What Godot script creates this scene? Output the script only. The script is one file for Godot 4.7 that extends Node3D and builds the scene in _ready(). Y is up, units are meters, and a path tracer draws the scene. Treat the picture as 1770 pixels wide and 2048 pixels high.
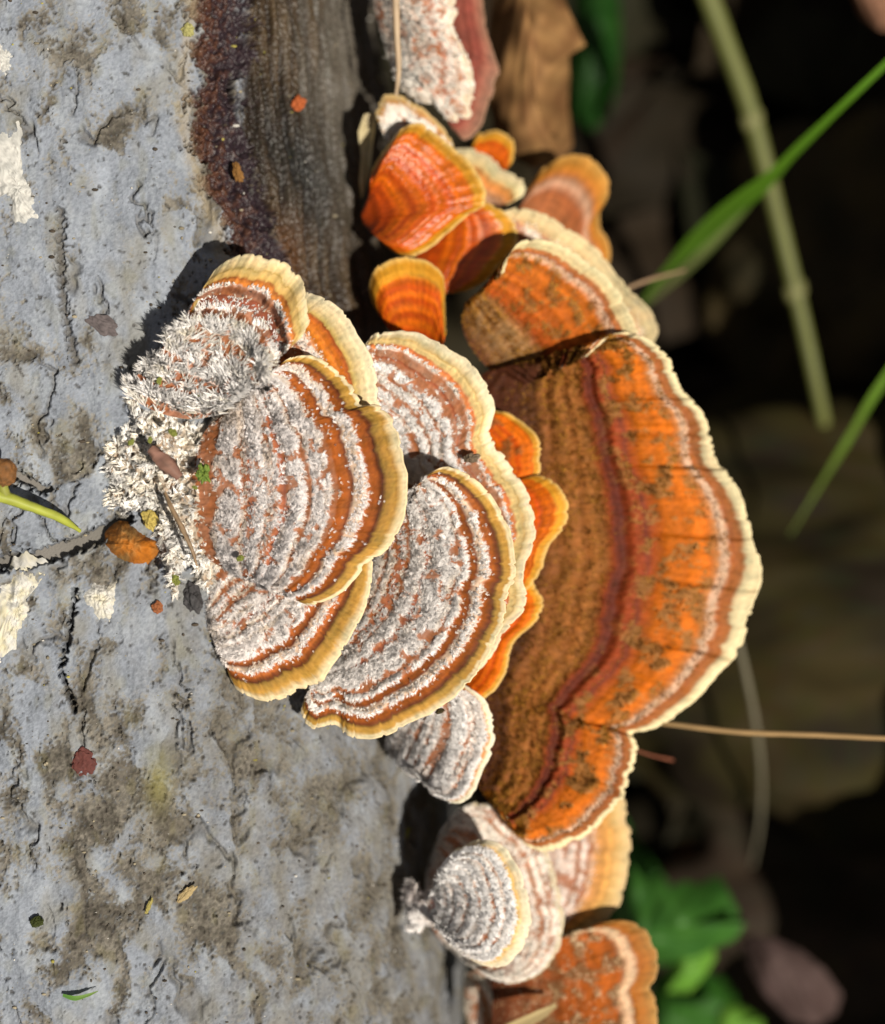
extends Node3D
# A macro view, from above, of bracket fungi growing out of the side of a fallen log.
# Inside the script lengths are millimetres; points are written in metres.

const EYE := 160.0          # height of the lens above the plane in focus
const HAIR_G := 0.2         # how far single hairs are paler than the felt they make
const LOG_N := 4.4         # squareness of the log's cross-section
const PX := 0.05            # millimetres per photo pixel in that plane
var rng := RandomNumberGenerator.new()
var n1 := FastNoiseLite.new()
var n2 := FastNoiseLite.new()
var n3 := FastNoiseLite.new()
var cells := FastNoiseLite.new()
var M := {}
var tuft_mesh: ArrayMesh
var short_tuft_mesh: ArrayMesh
var spike_mesh: ArrayMesh
var taken := {}

# ---------------------------------------------------------------- helpers
func P(px: float, py: float, h: float) -> Vector3:
	var k := PX * (EYE - h) / EYE
	return Vector3((px - 885.0) * k, h, (py - 1024.0) * k) * 0.001

func numbered(called: String) -> String:
	var k: int = taken.get(called, -1) + 1
	taken[called] = k
	return called if k == 0 else "%s_%03d" % [called, k]

func tag(o: Node, label: String, category: String, group := "", kind := "") -> void:
	if label: o.set_meta("label", label)
	if category: o.set_meta("category", category)
	if group: o.set_meta("group", group)
	if kind: o.set_meta("kind", kind)

func thing(called: String, label: String, category: String, at: Vector3, group := "") -> Node3D:
	var o := Node3D.new()
	o.name = numbered(called)
	add_child(o)
	o.position = at
	tag(o, label, category, group)
	return o

func part(called: String, mesh: Mesh, parent: Node, mat: Material = null) -> MeshInstance3D:
	var o := MeshInstance3D.new()
	o.name = called if parent != self else numbered(called)
	o.mesh = mesh
	if mat: o.material_override = mat
	parent.add_child(o, true)
	return o

func lin(r: float, g: float, b: float) -> Color:
	return Color(r, g, b)

func mat(called: String, rough: float, opts := {}) -> StandardMaterial3D:
	var m := StandardMaterial3D.new()
	m.resource_name = called
	m.vertex_color_use_as_albedo = opts.get("vc", true)
	m.roughness = rough
	m.metallic_specular = opts.get("spec", 0.4)
	m.cull_mode = BaseMaterial3D.CULL_DISABLED
	if opts.has("color"):
		m.albedo_color = (opts.color as Color).linear_to_srgb()
	if opts.has("backlight"):
		m.backlight_enabled = true
		m.backlight = (opts.backlight as Color).linear_to_srgb()
	if opts.has("bump"):
		m.normal_enabled = true
		m.normal_texture = opts.bump
		m.normal_scale = opts.get("bump_scale", 1.0)
		m.uv1_triplanar = true
		m.uv1_scale = Vector3.ONE * opts.get("uv", 100.0)
	return m

func pale(c: Color, g := HAIR_G) -> Color:
	var p := Vector3(pow(c.r, g), pow(c.g, g), pow(c.b, g))
	var l := (p.x + p.y + p.z) / 3.0
	p = Vector3(l, l, l) + (p - Vector3(l, l, l)) * (1.0 + 2.1 * (1.0 - g))
	return Color(minf(p.x, 0.97), clampf(p.y, 0.0, 0.97), clampf(p.z, 0.0, 0.97))

func grain(freq: float, octaves: int, strength: float, sd: int) -> NoiseTexture2D:
	var t := NoiseTexture2D.new()
	var n := FastNoiseLite.new()
	n.seed = sd
	n.frequency = freq
	n.fractal_octaves = octaves
	t.noise = n
	t.width = 512
	t.height = 512
	t.seamless = true
	t.as_normal_map = true
	t.bump_strength = strength
	return t

func pts(flat: Array) -> PackedVector2Array:
	var a := PackedVector2Array()
	for i in range(0, flat.size() - 1, 2):
		a.append(Vector2(flat[i], flat[i + 1]))
	return a

func crom(a: PackedVector2Array, s: float) -> Vector2:
	var n := a.size() - 1
	var f := clampf(s, 0.0, 1.0) * n
	var i := mini(int(f), n - 1)
	var u := f - i
	var p1 := a[i]
	var p2 := a[i + 1]
	var p0 := a[i - 1] if i > 0 else p1 * 2.0 - p2
	var p3 := a[i + 2] if i + 2 <= n else p2 * 2.0 - p1
	return p1.cubic_interpolate(p2, p0, p3, u)

func along(v: Array, s: float) -> float:
	if v.size() == 1: return v[0]
	var f := clampf(s, 0.0, 1.0) * (v.size() - 1)
	var i := mini(int(f), v.size() - 2)
	var u := f - i
	u = u * u * (3.0 - 2.0 * u)
	return lerpf(v[i], v[i + 1], u)

func length_of(a: PackedVector2Array) -> float:
	var l := 0.0
	for i in a.size() - 1: l += a[i].distance_to(a[i + 1])
	return l

func smooth(a: float, b: float, x: float) -> float:
	return smoothstep(a, b, x)

func grid_normals(v: PackedVector3Array, w: int, h: int, wrap := false) -> PackedVector3Array:
	var out := PackedVector3Array()
	out.resize(v.size())
	for j in h:
		var ja := maxi(j - 1, 0) * w
		var jb := mini(j + 1, h - 1) * w
		var row := j * w
		for i in w:
			var il := i - 1 if i > 0 else (w - 2 if wrap else 0)
			var ir := i + 1 if i < w - 1 else (1 if wrap else w - 1)
			var d := (v[row + ir] - v[row + il]).cross(v[jb + i] - v[ja + i])
			out[row + i] = d.normalized() if d.length_squared() > 1e-24 else Vector3.UP
	return out

func grid_index(w: int, j0: int, j1: int, flip: bool) -> PackedInt32Array:
	var ix := PackedInt32Array()
	ix.resize((j1 - j0) * (w - 1) * 6)
	var k := 0
	for j in range(j0, j1):
		for i in w - 1:
			var a := j * w + i
			var b := a + 1
			var c := a + w
			var d := c + 1
			if flip:
				ix[k] = a; ix[k + 1] = c; ix[k + 2] = b; ix[k + 3] = b; ix[k + 4] = c; ix[k + 5] = d
			else:
				ix[k] = a; ix[k + 1] = b; ix[k + 2] = c; ix[k + 3] = b; ix[k + 4] = d; ix[k + 5] = c
			k += 6
	return ix

func surf(mesh: ArrayMesh, v: PackedVector3Array, nn: PackedVector3Array, c: PackedColorArray, ix: PackedInt32Array, m: Material) -> void:
	# front faces must agree with the normals
	var agree := 0.0
	for k in range(0, ix.size() - 2, 3 * maxi(1, ix.size() / 1500)):
		agree += signf((v[ix[k + 2]] - v[ix[k]]).cross(v[ix[k + 1]] - v[ix[k]]).dot(nn[ix[k]] + nn[ix[k + 1]] + nn[ix[k + 2]]))
	if agree < 0.0:
		for k in range(0, ix.size() - 2, 3):
			var b := ix[k + 1]
			ix[k + 1] = ix[k + 2]
			ix[k + 2] = b
	var arr := []
	arr.resize(Mesh.ARRAY_MAX)
	arr[Mesh.ARRAY_VERTEX] = v
	arr[Mesh.ARRAY_NORMAL] = nn
	if c.size(): arr[Mesh.ARRAY_COLOR] = c
	arr[Mesh.ARRAY_INDEX] = ix
	mesh.add_surface_from_arrays(Mesh.PRIMITIVE_TRIANGLES, arr)
	mesh.surface_set_material(mesh.get_surface_count() - 1, m)

func rows(v: PackedVector3Array, nn: PackedVector3Array, c: PackedColorArray, w: int, j0: int, j1: int, flip: bool, m: Material) -> ArrayMesh:
	# a mesh of the rows j0..j1 of a grid
	var mesh := ArrayMesh.new()
	surf(mesh, v.slice(j0 * w, (j1 + 1) * w), nn.slice(j0 * w, (j1 + 1) * w), c.slice(j0 * w, (j1 + 1) * w), grid_index(w, 0, j1 - j0, flip), m)
	return mesh

# ---------------------------------------------------------------- hairs
func make_tuft(sd: int, count: int, spread: float, lean: float, gather := 0.0) -> ArrayMesh:
	rng.seed = sd
	var v := PackedVector3Array()
	var nn := PackedVector3Array()
	var ix := PackedInt32Array()
	for k in count:
		var ang := rng.randf() * TAU
		var root := Vector3(cos(ang), 0, sin(ang)) * spread * rng.randf()
		var a2 := rng.randf() * TAU
		var bend := Vector3(cos(a2), 0, sin(a2)) * lean * rng.randf_range(0.3, 1.0)
		var a3 := rng.randf() * TAU
		var curl := Vector3(cos(a3), 0, sin(a3)) * lean * 0.5
		var hgt := rng.randf_range(0.65, 1.05)
		var first := v.size()
		for s in 4:
			var t := s / 3.0
			var c := root * (1.0 - gather * t) + bend * t * t + curl * t * t * t + Vector3(0, hgt * t, 0)
			var r := (1.0 - 0.8 * t * t)
			for q in 3:
				var qa := q * TAU / 3.0
				var d := Vector3(cos(qa), 0, sin(qa))
				v.append(c + d * r)
				nn.append((d + Vector3(0, 0, 1.4)).normalized())
		for s in 3:
			for q in 3:
				var a := first + s * 3 + q
				var b := first + s * 3 + (q + 1) % 3
				ix.append_array([a, b, a + 3, b, b + 3, a + 3])
	var mesh := ArrayMesh.new()
	surf(mesh, v, nn, PackedColorArray(), ix, M.hair)
	return mesh

func hair_node(called: String, parent: Node, items: Array, short := false, spikes := false) -> void:
	# items: [position, direction, length mm, radius mm, colour]
	var mm := MultiMesh.new()
	mm.transform_format = MultiMesh.TRANSFORM_3D
	mm.use_colors = true
	mm.mesh = spike_mesh if spikes else (short_tuft_mesh if short else tuft_mesh)
	mm.instance_count = items.size()
	var buf := PackedFloat32Array()
	buf.resize(items.size() * 16)
	var k := 0
	for it in items:
		var y: Vector3 = it[1]
		var face: Vector3 = it[5]
		var z := face - y * face.dot(y)
		z = z.normalized() if z.length_squared() > 1e-6 else y.cross(Vector3(0.31, 0.2, 0.93)).normalized()
		z = z.rotated(y, rng.randf_range(-0.45, 0.45))
		var x := y.cross(z)
		x *= it[3] * 0.001
		z *= it[3] * 0.001
		y *= it[2] * 0.001
		var p: Vector3 = it[0]
		var c: Color = it[4]
		buf[k] = x.x; buf[k + 1] = y.x; buf[k + 2] = z.x; buf[k + 3] = p.x
		buf[k + 4] = x.y; buf[k + 5] = y.y; buf[k + 6] = z.y; buf[k + 7] = p.y
		buf[k + 8] = x.z; buf[k + 9] = y.z; buf[k + 10] = z.z; buf[k + 11] = p.z
		buf[k + 12] = c.r; buf[k + 13] = c.g; buf[k + 14] = c.b; buf[k + 15] = 1.0
		k += 16
	mm.buffer = buf
	var o := MultiMeshInstance3D.new()
	o.name = called
	o.multimesh = mm
	o.set_meta("kind", "stuff")
	parent.add_child(o, true)

# ---------------------------------------------------------------- bracket caps
# zone stops: [t, colour, hair 0..1]; t runs from the root (0) to the rim (1)
func zone_table(stops: Array) -> Array:
	var cols := PackedColorArray()
	var dens := PackedFloat32Array()
	for k in 401:
		var t := k / 400.0
		var a: Array = stops[0]
		var b: Array = stops[stops.size() - 1]
		for q in stops.size() - 1:
			if t >= stops[q][0] and t <= stops[q + 1][0]:
				a = stops[q]
				b = stops[q + 1]
				break
		var span: float = b[0] - a[0]
		var u := clampf((t - a[0]) / span, 0.0, 1.0) if span > 1e-5 else 1.0
		cols.append((a[1] as Color).lerp(b[1], u))
		dens.append(lerpf(a[2], b[2], u))
	return [cols, dens]

func bracket(label: String, group: String, d: Dictionary) -> Node3D:
	var mar := pts(d.m)
	var bas := pts(d.b)
	var arc := length_of(mar)
	var res: float = d.get("res", 3.2)
	var ns := clampi(int(arc / res), 40, 620)
	var sum := 0.0
	for k in 9: sum += crom(mar, k / 8.0).distance_to(crom(bas, k / 8.0)) / 9.0
	var nt := clampi(int(sum / res), 24, 190)
	var w := ns + 1
	var seed_: int = d.get("seed", 1)
	var off := seed_ * 137.0
	var dome: float = d.get("dome", 1.0)
	var lobe: float = d.get("lobe", 0.5)
	var rip: float = d.get("ripple", 0.12)
	var fine: float = d.get("fine", 0.05)
	var th_e: float = d.get("edge", 0.5) * 0.7
	var th_b: float = d.get("root", 2.2)
	var droop: float = d.get("droop", 0.18)
	var tm: float = d.get("tm", 0.88)
	var warp: float = d.get("warp", 0.012)
	var ring_f: float = d.get("ring_f", 620.0)
	var ring_a: float = d.get("ring_a", 2.2)
	var ruffle: float = d.get("ruffle", 0.3)
	var segs: Array = d.get("segs", [])
	var seg_h: float = d.get("seg_h", 0.9)
	var tab := zone_table(d.zones)
	var cols: PackedColorArray = tab[0]
	var dens: PackedFloat32Array = tab[1]
	var origin := P(crom(bas, 0.5).x, crom(bas, 0.5).y, along(d.bh, 0.5))
	var root := thing(d.get("name", "bracket_fungus"), label, "fungus", origin, group)
	var edge_m: float = d.get("jit", 3.0)
	# columns
	var mp := PackedVector2Array()
	var bp := PackedVector2Array()
	for i in w:
		var s := float(i) / ns
		var mq := crom(mar, s)
		var bq := crom(bas, s)
		var out := (mq - bq).normalized()
		mq += out * (n1.get_noise_2d(s * arc * 0.55 + off, 3.0) * edge_m * 1.4 + n1.get_noise_2d(s * arc * 1.9, off) * edge_m * 0.7)
		mq -= out * smooth(0.25, 0.5, n1.get_noise_2d(s * arc * 2.6 + off, 500.0)) * edge_m * 1.6
		mp.append(mq)
		bp.append(bq)
	var roll := 5
	var under := 8
	var total := nt + 1 + roll + under
	var v := PackedVector3Array()
	v.resize(w * total)
	var c := PackedColorArray()
	c.resize(w * total)
	var hs := PackedFloat32Array()
	hs.resize(w * (nt + 1))
	var den := PackedFloat32Array()
	den.resize(w * (nt + 1))
	var patch: Dictionary = d.get("patch", {})
	var steps: Array = d.get("steps", [])
	var grooves: Array = d.get("grooves", [])
	for j in nt + 1:
		var t := float(j) / nt
		for i in w:
			var s := float(i) / ns
			var q := bp[i].lerp(mp[i], t)
			var wt := t + warp * n1.get_noise_2d(s * arc * 0.22 + off, t * 30.0) * 2.0 + warp * 0.5 * n1.get_noise_2d(s * arc * 0.9 + off, t * 60.0)
			wt += warp * 1.6 * n1.get_noise_2d(s * arc * 0.09 + off, 11.0) * t
			var k := clampi(int(wt * 400.0), 0, 400)
			if t > 0.985: k = 400
			var hair := dens[k]
			var ring := n1.get_noise_2d(wt * ring_f + off, s * 14.0 + off) * ring_a
			var h: float = lerpf(along(d.bh, s), along(d.mh, s), t) + dome * 4.0 * t * (1.0 - t)
			h += lobe * n1.get_noise_2d(s * arc * 0.11 + off, t * 8.0) * (0.25 + t)
			h += rip * (hair - 0.5) + hair * 0.07 * n1.get_noise_2d(q.x * 1.8 + off, q.y * 1.8) + fine * n2.get_noise_2d(q.x * 3.0 + off, q.y * 3.0) * (0.6 + hair)
			if t > tm: h += 0.035 * n1.get_noise_2d(s * arc * 6.0 + off, t * 25.0)
			h += 0.35 * fine * n3.get_noise_2d(q.x * 9.0, q.y * 9.0 + off)
			h -= droop * pow(smooth(0.86, 1.0, t), 2.0)
			h += 0.07 * ring * (1.0 - smooth(tm, 1.0, t))
			h += ruffle * (n1.get_noise_2d(s * arc * 0.5 + off, 33.0) + 0.5 * n1.get_noise_2d(s * arc * 1.4 + off, 66.0)) * smooth(0.62, 1.0, t)
			for sg in segs.size() - 1:
				var sj: float = s + 0.006 * n1.get_noise_2d(t * 160.0, off + sg * 9.0)
				if sj >= segs[sg] and sj < segs[sg + 1]:
					h += seg_h * (1.0 - (sj - segs[sg]) / (segs[sg + 1] - segs[sg])) * smooth(0.0, 0.007, sj - segs[sg]) * smooth(0.58, 0.85, t)
			for st in steps: h += st[1] * smooth(st[0] - 0.025, st[0] + 0.025, wt)
			for gr in grooves:   # radial folds: [s, half width in s, depth, from t]
				var e: float = absf(s + 0.012 * n1.get_noise_2d(t * 90.0, off) - gr[0]) / gr[1]
				if e < 1.0: h -= gr[2] * (1.0 - e * e) * smooth(gr[3], gr[3] + 0.2, t)
			var col := cols[k]
			var mot := n2.get_noise_2d(q.x * 1.3 + off, q.y * 1.3)
			var fin := n3.get_noise_2d(q.x * 5.0, q.y * 5.0 + off)
			var stri := n1.get_noise_2d(s * arc * 4.2 + off, t * 24.0)
			if not patch.is_empty():
				var pn := n2.get_noise_2d(q.x * patch.freq + off, q.y * patch.freq + 50.0) + 0.35 * fin + 0.3 * n1.get_noise_2d(s * arc * 0.5 + off, 7.0)
				var pk := smooth(patch.thr - 0.06, patch.thr + 0.1, pn) * smooth(patch.lo - 0.05, patch.lo + 0.05, t) * (1.0 - smooth(patch.hi - 0.04, patch.hi + 0.02, t))
				col = col.lerp(patch.color, pk * 0.85)
				hair = maxf(hair, pk * patch.get("hair", 0.8))
				h += 0.1 * pk
			if hair > 0.5 and patch.is_empty():
				var gap := smooth(0.05, 0.3, n2.get_noise_2d(q.x * 1.1 + off, q.y * 1.1 + 200.0))
				col = col.lerp(lin(0.78, 0.66, 0.58), clampf(0.6 + ring, 0.0, 1.0) * 0.85)
				col = col.lerp(lin(0.27, 0.085, 0.024), clampf(gap * 0.85 + smooth(0.08, 0.5, -ring) * 0.75, 0.0, 0.92))
				hair *= 1.0 - smooth(0.1, 0.5, -ring) * 0.9
			elif t < tm:
				col = col * (1.0 + 0.2 * ring)
			var g := 1.0 + 0.30 * mot + 0.28 * fin + 0.26 * stri
			if t > tm: g = 1.0 + 0.2 * mot + 0.2 * fin + 0.13 * n1.get_noise_2d(s * arc * 9.0, t * 12.0 + off) + 0.3 * n1.get_noise_2d(s * arc * 0.16 + off, 90.0) + 0.2 * n1.get_noise_2d(wt * 1100.0 + off, s * 20.0) - 0.14
			c[j * w + i] = Color(col.r * g, col.g * (g - 0.08 * mot), col.b * (g - 0.1 * mot))
			hs[j * w + i] = h
			den[j * w + i] = hair
			v[j * w + i] = P(q.x, q.y, h) - origin
	for i in w:
		var s := float(i) / ns
		var sd := smooth(0.0, 0.025, minf(s, 1.0 - s)) * 0.96 + 0.04
		var o2 := (mp[i] - bp[i]).normalized()
		var top := hs[nt * w + i]
		var r := th_e * 0.5 * sd
		for k in roll:
			var an := PI * (k + 1) / roll
			var q := mp[i] + o2 * (r * sin(an) / PX)
			v[(nt + 1 + k) * w + i] = P(q.x, q.y, top - r * (1.0 - cos(an))) - origin
			var ec := cols[400] * (1.0 + 0.15 * n1.get_noise_2d(s * arc * 4.2 + off, 0.0))
			c[(nt + 1 + k) * w + i] = ec.lerp(lin(0.62, 0.53, 0.34), 0.5 if k > 1 else 0.2)
		for k in under:
			var t := 1.0 - float(k + 1) / under
			var q := bp[i].lerp(mp[i], t)
			var jj := clampi(int(t * nt), 0, nt)
			v[(nt + 1 + roll + k) * w + i] = P(q.x, q.y, hs[jj * w + i] - (th_e + (th_b - th_e) * (1.0 - t)) * sd) - origin
			c[(nt + 1 + roll + k) * w + i] = lin(0.5, 0.42, 0.28)
	var nn := grid_normals(v, w, total)
	if nn[(nt / 2) * w + w / 2].y < 0.0:
		for k in nn.size(): nn[k] = -nn[k]
	# which way the grid runs decides the winding
	var e1 := v[w + 1 + (nt / 2) * w + w / 2] - v[(nt / 2) * w + w / 2]
	var e0 := v[(nt / 2) * w + w / 2 + 1] - v[(nt / 2) * w + w / 2]
	var flip := e0.cross(e1).y > 0.0
	var jm := clampi(int(tm * nt), 2, nt - 1)
	var skin: Material = M[d.get("skin", "cap")]
	part("cap", rows(v, nn, c, w, 0, jm, flip, skin), root)
	part("margin", rows(v, nn, c, w, jm, nt + roll, flip, M[d.get("rim", "margin")]), root)
	part("pore_surface", rows(v, nn, c, w, nt + roll, total - 1, flip, M.pores), root)
	# hairs
	var hd: Dictionary = d.get("hair", {})
	if not hd.is_empty():
		rng.seed = seed_ * 31 + 7
		var items := []
		var la := length_of(bas) / maxf(arc, 1.0)
		var want: int = int(hd.n * (1.0 if hd.get("spikes", false) or hd.get("short", false) else 1.6))
		var tries := want * 8
		var c0: Color = hd.get("c0", lin(0.74, 0.68, 0.65))
		var c1: Color = (hd.get("c1", lin(0.55, 0.44, 0.3)) as Color) * 0.5
		var up: float = hd.get("up", 0.2)
		var fwd: float = hd.get("fwd", 0.55)
		var hl: float = hd.get("len", 0.8) * 0.73
		var hl_in: float = hd.get("len_in", hl)
		var hr: float = hd.get("rad", 0.028) * (1.0 if hd.get("short", false) else 0.6)
		while items.size() < want and tries > 0:
			tries -= 1
			var s := rng.randf()
			var t := rng.randf()
			if rng.randf() > lerpf(la, 1.0, t): continue
			var fi := s * ns
			var i := mini(int(fi), ns - 1)
			var fj := t * nt
			var j := mini(int(fj), nt - 1)
			var a := j * w + i
			var dn := den[a]
			var q := bp[i].lerp(mp[i], t)
			var bare := n2.get_noise_2d(q.x * 1.1 + off, q.y * 1.1 + 200.0)
			dn *= clampf(1.0 - smooth(0.08, 0.34, bare) * hd.get("bare", 0.85), 0.0, 1.0)
			if dn < 0.2: dn *= 0.25
			if rng.randf() > dn: continue
			var u := fi - i
			var vv := fj - j
			var p := v[a].lerp(v[a + 1], u).lerp(v[a + w].lerp(v[a + w + 1], u), vv)
			var tan := (v[a + w] - v[a]).normalized()
			var sid := (v[a + 1] - v[a]).normalized()
			var sw := n1.get_noise_2d(q.x * 0.9 + off, q.y * 0.9) * 1.1
			var side := 0.0
			if s < 0.06: side = -(1.0 - s / 0.06) * 0.9
			if s > 0.94: side = (1.0 - (1.0 - s) / 0.06) * 0.9
			var dir := nn[a] * (up + 0.25 * n2.get_noise_2d(q.x * 2.0, q.y * 2.0 + off)) + tan * fwd + sid * (sw + side) + tan * rng.randf_range(-0.5, 0.5) + sid * rng.randf_range(-0.6, 0.6) + nn[a] * rng.randf_range(-0.08, 0.3)
			var tone := clampf(0.4 + 0.3 * smooth(0.66, 0.76, t) - 0.9 * ring_a * n1.get_noise_2d(t * ring_f + off, s * 14.0 + off) + 0.8 * n2.get_noise_2d(q.x * 0.8 + 77.0, q.y * 0.8 + off) + rng.randf_range(-0.3, 0.3), 0.0, 1.0)
			var cc := c0.lerp(c1, tone) * rng.randf_range(0.85, 1.05)
			cc = pale(cc, hd.get("g", HAIR_G))
			items.append([p, dir.normalized(), lerpf(hl_in, hl, smooth(0.55, 0.72, t)) * rng.randf_range(0.55, 1.25) * (0.6 + 0.4 * dn), hr * rng.randf_range(0.75, 1.3), cc, nn[a]])
		hair_node("hair", root, items, hd.get("short", false), hd.get("spikes", false))
	return root

# ---------------------------------------------------------------- the log
func rim_x(z: float) -> float:
	return -2.4 + 0.08 * z + 0.7 * n1.get_noise_2d(z * 1.6, 40.0)

func profile(u: float) -> Vector2:
	# u = millimetres of arc measured from the vertical tangent on the right side, negative towards the top
	return log_profile[clampi(int((u + 125.0) * 10.0), 0, log_profile.size() - 1)]

var log_profile := PackedVector2Array()

func make_profile() -> void:
	# superellipse, sampled evenly by arc length; x from the right rim, y from the top
	var raw := PackedVector2Array()
	var e := 2.0 / LOG_N
	for k in 4001:
		var a := PI * 0.5 * (1.0 - k / 2000.0)
		raw.append(Vector2(66.0 * (pow(absf(cos(a)), e) - 1.0), -68.0 + 66.0 * pow(absf(sin(a)), e) * signf(sin(a))))
	var at := PackedFloat32Array([0.0])
	var zero := 0.0
	for k in range(1, raw.size()):
		at.append(at[k - 1] + raw[k].distance_to(raw[k - 1]))
		if k == 2000: zero = at[k]
	var j := 0
	for k in 1701:
		var want := zero - 125.0 + k * 0.1
		while j < raw.size() - 2 and at[j + 1] < want: j += 1
		var f := clampf((maxf(want, 0.0) - at[j]) / maxf(at[j + 1] - at[j], 1e-6), 0.0, 1.0)
		log_profile.append(raw[j].lerp(raw[j + 1], f))

func log_top(x: float, z: float) -> float:
	# height of the smooth log under a point, mm
	var u := clampf(absf(x - rim_x(z) + 66.0) / 66.0, 0.0, 1.0)
	return -68.0 + 66.0 * pow(1.0 - pow(u, LOG_N), 1.0 / LOG_N)

func on_log(px: float, py: float, lift: float) -> float:
	# height of the log's surface seen at a photo position, plus lift (mm)
	var h := -3.0
	for k in 6:
		var kk := PX * (EYE - h) / EYE
		h = maxf(log_top((px - 885.0) * kk, (py - 1024.0) * kk), -60.0)
	return h + lift

func near_line(p: Vector2, a: PackedVector2Array) -> float:
	var best := 1e9
	for i in a.size() - 1:
		best = minf(best, Geometry2D.get_closest_point_to_segment(p, a[i], a[i + 1]).distance_to(p))
	return best

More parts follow.
